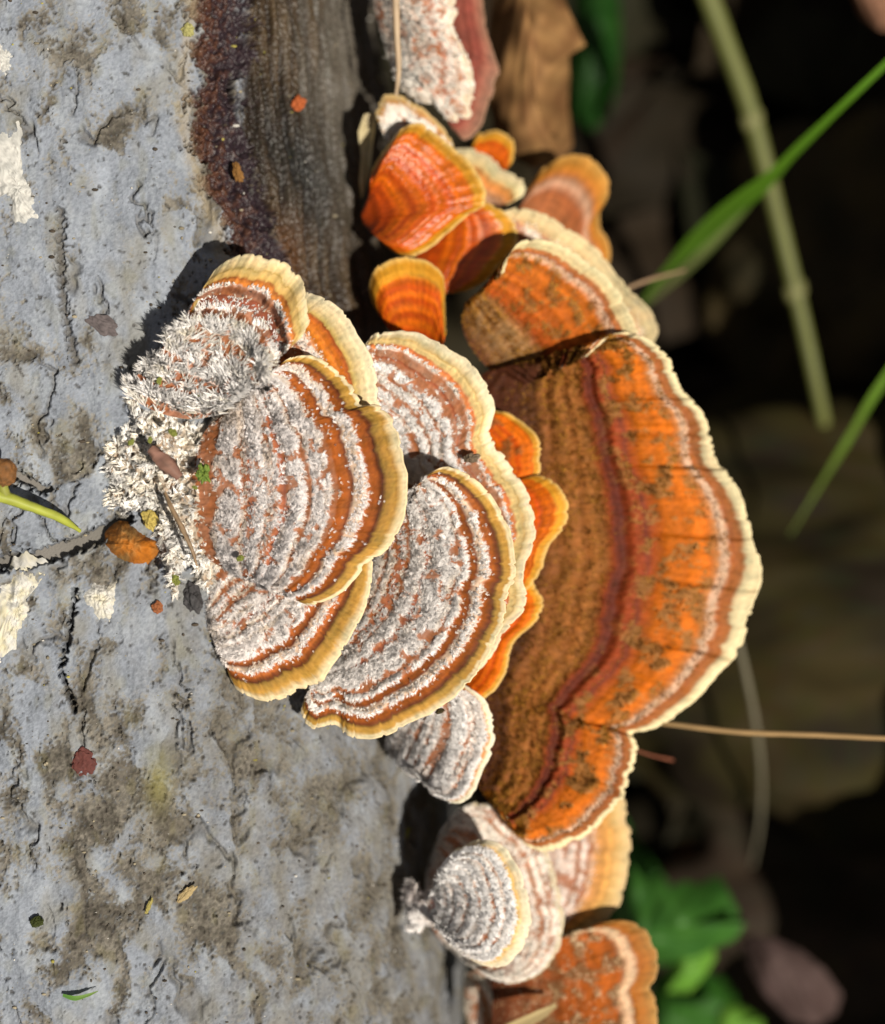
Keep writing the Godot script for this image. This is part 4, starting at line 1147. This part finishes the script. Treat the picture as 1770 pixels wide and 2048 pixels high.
	# the group at the bottom
	bracket("bracket with tan rim and pinkish middle under the largest bracket's bottom lobe", G, {"seed": 29, "res": 4.5, "tm": 0.86,
		"m": [1180, 1570, 1215, 1580, 1240, 1592, 1250, 1630, 1258, 1680, 1253, 1730, 1245, 1782, 1224, 1826, 1190, 1851, 1152, 1868, 1120, 1863, 1100, 1840], "b": [1020, 1600, 1010, 1660, 1010, 1720, 1020, 1780, 1040, 1820], "mh": [-20.0], "bh": [-21.0], "dome": 1.0, "lobe": 0.5,
		"zones": [[0.0, lin(0.3, 0.13, 0.08), 0.5], [0.3, lin(0.34, 0.14, 0.08), 0.6], [0.42, lin(0.42, 0.26, 0.2), 0.9], [0.62, lin(0.5, 0.36, 0.3), 0.9], [0.7, lin(0.48, 0.3, 0.2), 0.6], [0.76, lin(0.5, 0.22, 0.05), 0.0], [0.86, lin(0.5, 0.25, 0.06), 0.0], [0.93, lin(0.55, 0.36, 0.14), 0.0], [1.0, lin(0.55, 0.4, 0.2), 0.0]],
		"hair": {"n": 2500, "len": 0.4, "c0": lin(0.62, 0.52, 0.46), "c1": lin(0.42, 0.26, 0.18), "short": true}})
	bracket("lowest orange bracket beside the green leaf, two lobes", G, {"seed": 30, "res": 4.5, "skin": "velvet", "tm": 0.9,
		"m": [1090, 1892, 1128, 1874, 1160, 1862, 1200, 1846, 1240, 1841, 1275, 1851, 1300, 1880, 1313, 1920, 1309, 1955, 1297, 1976, 1306, 1996, 1312, 2030, 1308, 2080, 1290, 2130], "b": [1000, 1900, 990, 1940, 985, 1980, 985, 2040, 990, 2120], "mh": [-17.0, -17.0, -18.0], "bh": [-20.0], "dome": 1.0, "lobe": 0.8,
		"zones": [[0.0, lin(0.09, 0.03, 0.015), 0.2], [0.3, lin(0.2, 0.06, 0.02), 0.3], [0.5, lin(0.27, 0.065, 0.01), 0.2], [0.78, lin(0.33, 0.08, 0.01), 0.1], [0.82, lin(0.55, 0.34, 0.2), 0.5], [0.87, lin(0.58, 0.38, 0.24), 0.4], [0.89, lin(0.32, 0.1, 0.015), 0.0], [0.94, lin(0.36, 0.13, 0.02), 0.0], [1.0, lin(0.4, 0.2, 0.05), 0.0]],
		"patch": {"freq": 1.2, "thr": 0.12, "lo": 0.2, "hi": 0.82, "color": lin(0.17, 0.085, 0.035), "hair": 0.6}, "hair": {"n": 1500, "len": 0.4, "c0": lin(0.42, 0.28, 0.14), "c1": lin(0.28, 0.15, 0.06), "short": true}})
	bracket("dull tan bracket at the bottom edge under the grey-white one", G, {"seed": 31, "res": 5.5, "tm": 0.9,
		"m": [975, 1930, 1010, 1950, 1044, 1968, 1076, 1985, 1094, 2015, 1090, 2060, 1070, 2110], "b": [930, 1950, 930, 1980, 930, 2020, 940, 2070], "mh": [-21.0], "bh": [-24.0], "dome": 0.5, "zones": [[0.0, lin(0.24, 0.17, 0.1), 0.5], [0.6, lin(0.36, 0.25, 0.15), 0.8], [0.85, lin(0.4, 0.25, 0.13), 0.3], [1.0, lin(0.5, 0.38, 0.22), 0.0]], "hair": {"n": 900, "len": 0.5, "c0": lin(0.5, 0.42, 0.3)}})
	bracket("broad grey-white woolly bracket behind the small white one", G, {"seed": 32, "res": 4.0, "tm": 0.95,
		"m": [880, 1668, 900, 1640, 922, 1618, 958, 1604, 1000, 1618, 1032, 1645, 1062, 1672, 1090, 1702, 1106, 1746, 1119, 1800, 1126, 1850, 1116, 1896, 1092, 1930, 1060, 1955, 1020, 1966, 984, 1956], "b": [870, 1700, 855, 1740, 850, 1790, 860, 1840, 880, 1880, 920, 1915], "mh": [-15.0, -16.0, -15.0], "bh": [-19.0], "dome": 1.2, "lobe": 0.6,
		"zones": [[0.0, lin(0.34, 0.26, 0.2), 1.0], [0.5, lin(0.44, 0.35, 0.27), 1.0], [0.8, lin(0.5, 0.42, 0.32), 1.0], [0.95, lin(0.5, 0.42, 0.3), 0.7], [1.0, lin(0.55, 0.45, 0.3), 0.2]], "hair": {"n": 5500, "len": 0.5, "c0": lin(0.6, 0.55, 0.47), "c1": lin(0.5, 0.42, 0.32), "bare": 0.3, "short": true}})
	bracket("small white fuzzy bracket on a short stalk near the bottom", G, {"seed": 33, "res": 3.2, "tm": 0.93,
		"m": [886, 1745, 896, 1716, 926, 1692, 966, 1681, 1004, 1694, 1031, 1725, 1046, 1766, 1056, 1812, 1057, 1856, 1046, 1892, 1021, 1921, 990, 1933, 956, 1926, 926, 1906, 902, 1882, 880, 1856], "b": [864, 1792, 856, 1798, 850, 1806, 848, 1814, 852, 1822, 860, 1832], "mh": [-10.0, -8.0, -7.5, -7.5, -9.0], "bh": [-11.5], "dome": 1.6, "lobe": 0.4,
		"zones": [[0.0, lin(0.5, 0.42, 0.38), 1.0], [0.1, lin(0.4, 0.1, 0.06), 0.4], [0.16, lin(0.5, 0.42, 0.38), 1.0], [0.5, lin(0.52, 0.42, 0.35), 1.0], [0.56, lin(0.52, 0.32, 0.2), 0.85], [0.62, lin(0.5, 0.42, 0.36), 1.0], [0.84, lin(0.52, 0.42, 0.34), 0.8], [0.86, lin(0.56, 0.3, 0.08), 0.1], [0.9, lin(0.6, 0.36, 0.1), 0.0], [0.94, lin(0.66, 0.54, 0.34), 0.0], [1.0, lin(0.72, 0.64, 0.46), 0.0]],
		"hair": {"n": 6500, "len": 0.8, "c0": lin(0.8, 0.77, 0.75), "c1": lin(0.7, 0.6, 0.52), "bare": 0.3}})
	lump("woolly_fungus", "white woolly stalk joining the small white bracket to the log", "fungus", [812, 1772, 826, 1768, 842, 1782, 866, 1790, 872, 1815, 862, 1838, 838, 1850, 824, 1858, 816, 1820], 0.0, 2.0, lin(0.5, 0.4, 0.36), lin(0.42, 0.3, 0.26), M.crust,
		{"at": -13.0, "seed": 5.0, "hair": 1300, "h0": lin(0.76, 0.72, 0.69), "h1": lin(0.6, 0.5, 0.45), "part": "stalk", "dome": 2.0})

func build_bark_things() -> void:
	var white := lin(0.62, 0.61, 0.57)
	var cream := lin(0.6, 0.55, 0.38)
	var grey := lin(0.5, 0.5, 0.47)
	lump("crust_lichen", "tall white crusty lichen patch at the upper left edge", "lichen", [-40, 232, 20, 236, 46, 268, 52, 318, 64, 360, 92, 400, 102, 442, 84, 488, 48, 492, 22, 462, 16, 410, -8, 390, -40, 400], 0.1, 0.75, white, grey, M.crust, {"seed": 1.0, "jag": 0.16})
	lump("crust_lichen", "thick yellowish-white lichen patch at the left edge below the crack", "lichen", [-50, 1150, 10, 1150, 26, 1108, 58, 1112, 104, 1132, 84, 1160, 58, 1178, 70, 1220, 62, 1260, 36, 1290, 30, 1340, -4, 1372, -50, 1380], 0.1, 0.8, white, cream, M.crust, {"seed": 2.0, "jag": 0.14})
	lump("crust_lichen", "small round white lichen cushion right of the yellowish patch", "lichen", [150, 1192, 182, 1158, 210, 1166, 240, 1160, 243, 1208, 226, 1246, 196, 1240, 170, 1216], 0.1, 0.8, white, lin(0.62, 0.58, 0.46), M.crust, {"seed": 3.0})
	lump("crust_lichen", "pale lichen smear in the top left corner", "lichen", [-40, 60, 14, 78, 42, 112, 44, 146, 18, 162, -40, 156], 0.05, 0.5, white, grey, M.crust, {"seed": 4.0, "jag": 0.2})
	# wool at the root of the front brackets
	lump("mycelium_mat", "matted white wool at the root of the front bracket", "fungus", [222, 846, 262, 838, 256, 786, 300, 800, 360, 838, 432, 836, 466, 870, 462, 960, 462, 1050, 466, 1120, 446, 1190, 410, 1180, 396, 1130, 366, 1172, 350, 1210, 338, 1150, 312, 1070, 330, 1036, 290, 1004, 262, 1018, 226, 1020, 206, 986, 222, 950, 190, 926, 214, 892],
		0.0, 2.1, lin(0.6, 0.54, 0.45), lin(0.4, 0.29, 0.2), M.crust, {"seed": 6.0, "jag": 0.12, "w": 201, "h": 70, "hair": 3600, "spikes": true, "h0": lin(0.78, 0.75, 0.7), "h1": lin(0.6, 0.52, 0.38), "part": "felt", "dome": 6.0})
	lump("bud_fungus", "young orange-brown fuzzy bud beside the bark crack", "fungus", [206, 1088, 214, 1060, 236, 1042, 262, 1046, 292, 1068, 318, 1080, 324, 1104, 306, 1126, 276, 1132, 244, 1122, 218, 1108], 0.2, 2.6, lin(0.46, 0.15, 0.02), lin(0.28, 0.15, 0.05), M.velvet, {"seed": 7.0, "jag": 0.05, "dome": 2.2, "freq": 0.5, "rough": 0.3, "part": "cap"})
	# stems, twigs, crumbs
	var sp := thing("moss_plant", "green stalk with brown capsule lying in from the left edge", "moss", P(0, 990, 2.0))
	var at := sp.position
	part("stem", tube([P(-30, 985, 4.0) - at, P(20, 998, 3.0) - at, P(70, 1016, 2.0) - at, P(120, 1036, 0.5) - at, P(160, 1062, -1.5) - at], [0.75, 0.6, 0.5, 0.45, 0.2], 10, lin(0.3, 0.33, 0.05)), sp)
	var cap := part("capsule", rock_mesh(Vector3(1.2, 1.1, 1.4), 4.0, lin(0.2, 0.09, 0.03), lin(0.12, 0.06, 0.025), M.crumb, 0.08), sp)
	cap.position = P(8, 944, 4.0) - at
	part("neck", tube([P(6, 960, 3.8) - at, P(6, 975, 3.6) - at, P(12, 992, 3.2) - at], [0.7, 0.5, 0.5], 10, lin(0.24, 0.25, 0.05)), sp)
	single("bark_flake", "reddish-brown splinter embedded in the white wool", "splinter", tube([P(302, 900, 1.6), P(330, 925, 2.0), P(360, 955, 1.8)], [0.5, 0.85, 0.5], 8, lin(0.22, 0.12, 0.09), 0.5))
	single("twig", "thin dry brown twig lying across the white wool", "twig", tube([P(330, 985, 1.2), P(345, 1020, 1.7), P(366, 1060, 1.7), P(384, 1100, 1.4), P(394, 1132, 0.8)], [0.18, 0.24, 0.26, 0.2, 0.1], 7, lin(0.25, 0.17, 0.1), 0.4))
	single("moss_sprig", "tiny bright green moss sprig on the white wool", "moss", rock_mesh(Vector3(0.55, 0.5, 0.8), 9.0, lin(0.16, 0.22, 0.04), lin(0.08, 0.13, 0.025), M.crumb, 0.45), P(407, 945, 0.2))
	bit("seed", "curled yellow seed beside the orange-brown bud", "seed", 300, 1040, Vector3(0.7, 0.6, 1.0), 0.3, lin(0.46, 0.36, 0.1), -2.0)
	bit("dark_crumb", "black crumb on the centre bracket's wool", "crumb", 867, 1196, Vector3(0.5, 0.3, 0.32), 0.2, lin(0.025, 0.02, 0.018), -1.6)
	bit("dark_crumb", "brown-black crumb on the centre bracket's mustard rim", "crumb", 880, 1422, Vector3(0.42, 0.25, 0.24), 0.3, lin(0.06, 0.045, 0.02), -2.2)
	bit("dark_crumb", "grey-brown crumb on the rim of the banded bracket behind", "crumb", 943, 916, Vector3(0.75, 0.4, 0.45), 0.2, lin(0.16, 0.12, 0.08), -4.6)
	bit("red_scab", "dark red scab on brown bark at the lower left", "lichen", 166, 1524, Vector3(1.15, 0.3, 1.3), 0.4, lin(0.13, 0.045, 0.038))
	bit("yellow_petal", "pale yellow-green scrap on bark at the top", "scrap", 376, 60, Vector3(0.65, 0.3, 0.6), 0.8, lin(0.36, 0.34, 0.13))
	bit("orange_scrap", "bright orange scrap on the dark wet wood", "scrap", 597, 206, Vector3(0.75, 0.35, 0.7), 0.6, lin(0.4, 0.1, 0.03))
	bit("ochre_scrap", "ochre scrap on the dark rotten stripe", "scrap", 476, 345, Vector3(0.45, 0.3, 1.0), 0.3, lin(0.24, 0.12, 0.035))
	bit("orange_fleck", "small orange fleck on bark below the white wool", "scrap", 315, 1215, Vector3(0.55, 0.25, 0.6), 0.3, lin(0.28, 0.1, 0.04))
	bit("black_pebble", "shiny black lump at the root of the tucked-under bracket", "pebble", 385, 1198, Vector3(0.95, 0.8, 1.4), 0.2, lin(0.06, 0.058, 0.06))
	bit("tan_chip", "pale tan splinter on bark near the bottom", "splinter", 372, 1788, Vector3(1.1, 0.2, 0.4), 0.7, lin(0.42, 0.32, 0.16))
	bit("yellow_splinter", "thin yellow splinter left of the tan one", "splinter", 298, 1812, Vector3(0.22, 0.15, 0.75), -0.4, lin(0.34, 0.29, 0.09))
	bit("dark_seed", "round dark green seed in a pit at the lower left", "seed", 74, 1843, Vector3(0.6, 0.35, 0.5), 0.3, lin(0.04, 0.05, 0.012))
	bit("olive_chip", "olive chip on bark near the log's right edge", "splinter", 812, 1668, Vector3(0.3, 0.2, 0.8), -0.5, lin(0.16, 0.15, 0.03))
	bit("brown_star", "dark brown star-shaped stain scab beside the lobe's shadow", "lichen", 205, 650, Vector3(1.6, 0.2, 0.9), -0.4, lin(0.13, 0.11, 0.11))
	single("moss_shoot", "short green moss blade on the bark at the bottom left", "moss", blade([P(126, 1990, on_log(126, 1990, 1.0)), P(150, 1996, on_log(150, 1996, 1.2)), P(176, 1990, on_log(176, 1990, 1.0)), P(196, 1982, on_log(196, 1982, 0.7))], [0.3, 0.5, 0.35, 0.1], Vector3.UP, 0.2, lin(0.12, 0.28, 0.06), lin(0.16, 0.24, 0.05), M.leaf))
	var specks := [[402, 792, 0.5, "olive speck in the wool near the lower right edge of the curled-lobe bracket"], [318, 762, 0.6, "olive speck near the left tip of the curled-lobe bracket"], [345, 865, 0.7, "olive speck in the white wool above the brown splinter"], [262, 884, 0.55, "olive speck in the leftmost tuft of white wool"],
		[352, 1160, 0.8, "olive speck at the lower end of the white wool by the black lump"], [480, 1117, 0.6, "dark green speck on the front bracket's lower left wool"], [300, 880, 0.5, "yellowish speck just above the brown splinter's upper end"], [390, 975, 0.4, "tiny green speck just below the moss sprig"]]
	for k in specks.size():
		var e: Array = specks[k]
		bit("green_speck", e[3], "speck", e[0], e[1], Vector3(0.5, 0.3, 0.34) * e[2] * 1.3, k * 1.3, lin(0.2, 0.22, 0.05), 1.4 if k != 5 else 0.2, "olive specks in the wool")
	# dry stem and flake at the log's edge
	single("dead_grass", "pale tan dry stem in front of the shaggy white bracket", "stem", tube([P(790, -60, -10.0), P(793, 60, -11.0), P(797, 140, -12.5), P(792, 190, -14.0)], [0.42, 0.4, 0.34, 0.22], 10, lin(0.42, 0.31, 0.2)))
	var fl := leaf_mesh([728, 228, 746, 226, 752, 244, 746, 286, 742, 330, 734, 372, 722, 398, 718, 360, 722, 310, 716, 264, 728, 228], [732, 232, 734, 280, 732, 330, 724, 394], [-17.0, -18.0, -18.0, -19.0], 0.5, lin(0.58, 0.5, 0.32), lin(0.5, 0.42, 0.22), M.dead, 9.0, 0.5)
	single("bark_curl", "pale cream curl of loose bark left of the wet orange bracket", "bark", fl, P(732, 232, -17.0))

func build_background() -> void:
	# grasses
	var stem := thing("tall_grass", "thick blurred pale olive grass stem crossing the top right", "grass", P(1660, 860, -105.0))
	var at := stem.position
	part("stem", tube([P(1395, -60, -62.0) - at, P(1440, 60, -64.0) - at, P(1492, 200, -66.0) - at, P(1528, 330, -68.0) - at, P(1575, 520, -71.0) - at, P(1612, 680, -74.0) - at, P(1648, 850, -79.0) - at, P(1672, 990, -92.0) - at, P(1690, 1100, -112.0) - at], [1.6, 1.5, 1.4, 1.25, 1.1, 1.0, 0.9, 0.8, 0.7], 12, lin(0.11, 0.12, 0.035), 0.08), stem)
	for e in [[1503, 238, -66.5], [1589, 580, -72.2]]:
		var nd := part("node", rock_mesh(Vector3(1.65, 1.4, 2.0), 3.0, lin(0.16, 0.16, 0.06), lin(0.13, 0.13, 0.05), M.plant, 0.05), stem)
		nd.position = P(e[0], e[1], e[2]) - at
	single("green_grass", "bright green grass blade crossing the thick pale stem", "grass", blade([P(1262, 640, -66.0), P(1330, 545, -60.0), P(1430, 440, -52.0), P(1530, 360, -45.0), P(1600, 290, -40.0), P(1700, 195, -34.0), P(1800, 100, -30.0)], [0.3, 1.3, 2.9, 2.7, 1.3, 0.9, 0.8], Vector3(0.35, 1.0, 0.25).normalized(), 0.18, lin(0.05, 0.1, 0.01), lin(0.1, 0.24, 0.016), M.leaf))
	single("green_grass", "thin green grass blade in the right edge's middle", "grass", blade([P(1580, 1070, -66.0), P(1640, 970, -62.0), P(1700, 870, -56.0), P(1740, 800, -51.0), P(1800, 710, -46.0)], [0.3, 0.6, 1.2, 1.4, 1.3], Vector3(0.3, 1.0, 0.2).normalized(), 0.15, lin(0.1, 0.13, 0.03), lin(0.14, 0.27, 0.03), M.leaf))
	single("green_grass", "faint dry grass blade just right of the thin green one", "grass", blade([P(1660, 1010, -95.0), P(1720, 900, -86.0), P(1800, 800, -80.0)], [0.8, 1.2, 1.4], Vector3(0.3, 1.0, 0.2).normalized(), 0.15, lin(0.1, 0.09, 0.05), lin(0.1, 0.12, 0.04), M.leaf))
	single("green_grass", "dim narrow grass blade under the bright green one", "grass", blade([P(1290, 610, -70.0), P(1400, 510, -62.0), P(1480, 420, -57.0), P(1545, 350, -52.0)], [0.6, 1.3, 1.5, 0.8], Vector3(0.2, 1.0, 0.3).normalized(), 0.15, lin(0.12, 0.13, 0.05), lin(0.14, 0.2, 0.05), M.leaf))
	single("dead_grass", "thin straight tan stalk sticking out right of the largest bracket", "stem", tube([P(1250, 1438, -22.0), P(1340, 1448, -20.0), P(1480, 1464, -18.0), P(1640, 1470, -16.0), P(1800, 1478, -14.0)], [0.2, 0.3, 0.32, 0.3, 0.3], 9, lin(0.34, 0.22, 0.1), 0.15))
	single("dead_grass", "faint curved grey stalk hanging below the largest bracket's right edge", "stem", tube([P(1468, 1250, -52.0), P(1490, 1340, -56.0), P(1510, 1440, -62.0), P(1522, 1540, -70.0), P(1520, 1640, -80.0), P(1505, 1730, -92.0)], [0.4, 0.4, 0.38, 0.34, 0.3, 0.2], 9, lin(0.16, 0.145, 0.1), 0.1))
	single("dead_grass", "hair-thin tan stalk behind the upper orange lobe", "stem", tube([P(1225, 590, -26.0), P(1290, 562, -30.0), P(1370, 540, -36.0)], [0.22, 0.24, 0.15], 7, lin(0.3, 0.2, 0.12), 0.1))
	single("dead_grass", "short reddish thread below the straight tan stalk", "stem", tube([P(1262, 1496, -22.0), P(1300, 1510, -25.0), P(1345, 1520, -28.0)], [0.14, 0.14, 0.2], 7, lin(0.2, 0.07, 0.04), 0.1))
	single("straw", "tan straw blade at the bottom edge", "grass", blade([P(985, 2075, -16.0), P(1040, 2048, -15.0), P(1085, 2026, -15.0), P(1112, 2010, -16.0)], [1.2, 1.4, 1.2, 0.5], Vector3.UP, 0.2, lin(0.4, 0.32, 0.16), lin(0.36, 0.28, 0.14), M.dead))
	# green plant at the bottom: toothed leaves
	var pl := thing("green_plant", "toothed green leaves growing at the bottom right of the fungi", "plant", P(1300, 2090, -110.0))
	at = pl.position
	var big := part("leaf", leaf_mesh([1215, 1900, 1225, 1820, 1235, 1742, 1262, 1728, 1290, 1756, 1322, 1748, 1338, 1776, 1370, 1762, 1396, 1768, 1440, 1752, 1430, 1800, 1444, 1832, 1492, 1846, 1470, 1880, 1420, 1900, 1380, 1922, 1320, 1930, 1262, 1930, 1215, 1900], [1216, 1896, 1290, 1870, 1370, 1850, 1490, 1846], [-70.0, -62.0, -60.0, -66.0], -3.0, lin(0.035, 0.12, 0.02), lin(0.055, 0.17, 0.026), M.leaf), pl)
	big.position = P(1216, 1896, -70.0) - at
	var lf2 := part("leaf", leaf_mesh([1290, 2110, 1290, 2020, 1310, 1950, 1350, 1920, 1400, 1925, 1440, 1950, 1470, 1990, 1480, 2040, 1450, 2090, 1400, 2120, 1290, 2110], [1294, 2100, 1340, 2040, 1390, 1990, 1440, 1955], [-92.0, -88.0, -86.0, -90.0], -4.0, lin(0.03, 0.11, 0.016), lin(0.045, 0.15, 0.02), M.leaf), pl)
	lf2.position = P(1294, 2100, -92.0) - at
	var lf3 := part("leaf", leaf_mesh([1330, 1985, 1345, 1925, 1385, 1895, 1425, 1885, 1432, 1915, 1410, 1950, 1380, 1985, 1330, 1985], [1334, 1984, 1370, 1940, 1424, 1888], [-66.0, -64.0, -66.0], -1.0, lin(0.12, 0.3, 0.035), lin(0.16, 0.36, 0.045), M.leaf), pl)
	lf3.position = P(1334, 1984, -66.0) - at
	var lf4 := part("leaf", leaf_mesh([1440, 2090, 1432, 2030, 1450, 2005, 1490, 2015, 1525, 2040, 1530, 2090, 1440, 2090], [1442, 2088, 1470, 2050, 1520, 2040], [-76.0, -74.0, -76.0], -1.0, lin(0.14, 0.32, 0.04), lin(0.17, 0.38, 0.05), M.leaf), pl)
	lf4.position = P(1442, 2088, -76.0) - at
	var lf5 := part("leaf", leaf_mesh([1240, 1740, 1232, 1680, 1246, 1630, 1276, 1680, 1310, 1730, 1340, 1770, 1300, 1770, 1240, 1740], [1244, 1640, 1270, 1700, 1332, 1766], [-80.0, -80.0, -82.0], -2.0, lin(0.03, 0.11, 0.02), lin(0.04, 0.14, 0.02), M.leaf), pl)
	lf5.position = P(1244, 1640, -80.0) - at
	part("stalk", tube([P(1300, 2090, -128.0) - at, P(1270, 2010, -100.0) - at, P(1230, 1900, -72.0) - at], [0.9, 0.8, 0.6], 8, lin(0.1, 0.2, 0.04)), pl)
	# leaves at the top
	var tl := thing("green_leaf", "dim blurred dark green leaf at the top behind the brown leaf", "plant", P(1180, 120, -100.0))
	var tlm := part("blade", leaf_mesh([1150, -80, 1205, -60, 1240, 0, 1242, 90, 1236, 170, 1215, 240, 1180, 262, 1150, 230, 1140, 120, 1150, -80], [1185, -70, 1195, 60, 1190, 160, 1182, 258], [-96.0, -94.0, -95.0, -100.0], -3.0, lin(0.012, 0.05, 0.008), lin(0.018, 0.065, 0.01), M.leaf), tl)
	tlm.position = P(1185, -70, -96.0) - tl.position
	var bl := leaf_mesh([1000, -80, 1080, -90, 1122, -20, 1142, 30, 1172, 92, 1138, 104, 1140, 150, 1136, 210, 1146, 290, 1120, 330, 1060, 335, 1000, 300, 975, 200, 975, 60, 1000, -80], [1040, -70, 1060, 60, 1070, 180, 1075, 325], [-30.0, -28.0, -29.0, -36.0], -6.0, lin(0.34, 0.19, 0.075), lin(0.16, 0.075, 0.03), M.dead, 7.0, 5.0)
	single("dead_leaf", "curled brown dead leaf standing at the top behind the fungi", "leaf", bl, P(1040, -70, -30.0))
	var mv := leaf_mesh([1478, 1880, 1500, 1868, 1545, 1876, 1600, 1900, 1650, 1940, 1684, 1990, 1672, 2028, 1630, 2052, 1580, 2040, 1530, 1990, 1494, 1930, 1478, 1880], [1482, 1884, 1550, 1930, 1610, 1975, 1660, 2040], [-68.0, -65.0, -65.0, -69.0], -1.5, lin(0.09, 0.06, 0.055), lin(0.065, 0.042, 0.038), M.dead, 6.0, 1.0)
	single("dead_leaf", "fallen dusty mauve leaf on the ground at the bottom right", "leaf", mv, P(1482, 1884, -68.0))
	var rl := leaf_mesh([1690, -30, 1740, -60, 1820, -40, 1850, 30, 1800, 60, 1760, 58, 1720, 30, 1690, -30], [1694, -28, 1760, 0, 1840, 28], [-70.0, -68.0, -70.0], -2.0, lin(0.3, 0.16, 0.1), lin(0.2, 0.1, 0.06), M.dead, 5.0, 1.0)
	single("dead_leaf", "reddish tan dead leaf in the top right corner", "leaf", rl, P(1694, -28, -70.0))
	var ol := leaf_mesh([1350, 1700, 1380, 1690, 1420, 1700, 1440, 1730, 1420, 1752, 1380, 1740, 1350, 1700], [1354, 1702, 1390, 1716, 1426, 1744], [-112.0, -110.0, -112.0], -1.0, lin(0.3, 0.1, 0.03), lin(0.2, 0.07, 0.02), M.dead, 5.0, 1.0)
	single("dead_leaf", "tiny orange-brown leaf above the green plant", "leaf", ol, P(1354, 1702, -112.0))
	# stone on the right and the larger log beyond the frame that shades this hollow
	single("olive_stone", "large olive-brown stone lying in shade at the right edge", "stone", rock_mesh(Vector3(58, 34, 36), 8.0, lin(0.032, 0.025, 0.009), lin(0.012, 0.01, 0.005), M.stone, 0.14), P(1860, 1200, -98.0))
	single("brown_stone", "dark brown stone in the lower right corner behind the mauve leaf", "stone", rock_mesh(Vector3(40, 24, 30), 18.0, lin(0.04, 0.028, 0.018), lin(0.025, 0.02, 0.014), M.stone, 0.16), P(1720, 1760, -122.0))
	single("brown_stone", "dark stone at the right edge above the olive one", "stone", rock_mesh(Vector3(30, 22, 32), 28.0, lin(0.06, 0.045, 0.02), lin(0.03, 0.025, 0.014), M.stone, 0.16), P(1740, 560, -118.0))
	var lv := PackedVector3Array()
	var lc := PackedColorArray()
	for j in 63:
		var z := lerpf(-520.0, 520.0, clampf((j - 1) / 60.0, 0.0, 1.0))
		var shrink := 0.01 if j == 0 or j == 62 else 1.0
		for i in 73:
			var an := TAU * i / 72.0
			var r := 75.0 * (1.0 + 0.05 * n1.get_noise_3d(cos(an) * 60.0, sin(an) * 60.0, z * 0.8) + 0.03 * n2.get_noise_3d(cos(an) * 200.0, sin(an) * 200.0, z)) * shrink
			lv.append(Vector3(cos(an) * r, sin(an) * r, z) * 0.001)
			var g := 1.0 + 0.5 * n2.get_noise_3d(cos(an) * 150.0, sin(an) * 150.0, z)
			lc.append(Color(0.09 * g, 0.075 * g, 0.055 * g))
	var ln := grid_normals(lv, 73, 63, true)
	for k in ln.size():
		if ln[k].dot(Vector3(lv[k].x, lv[k].y, 0.0)) < 0.0: ln[k] = -ln[k]
	var lm := ArrayMesh.new()
	surf(lm, lv, ln, lc, grid_index(73, 0, 62, false), M.stone)
	single("mossy_log", "larger dark log lying parallel, shading the hollow on the right", "log", lm, Vector3(0.158, -0.062, 0.02))
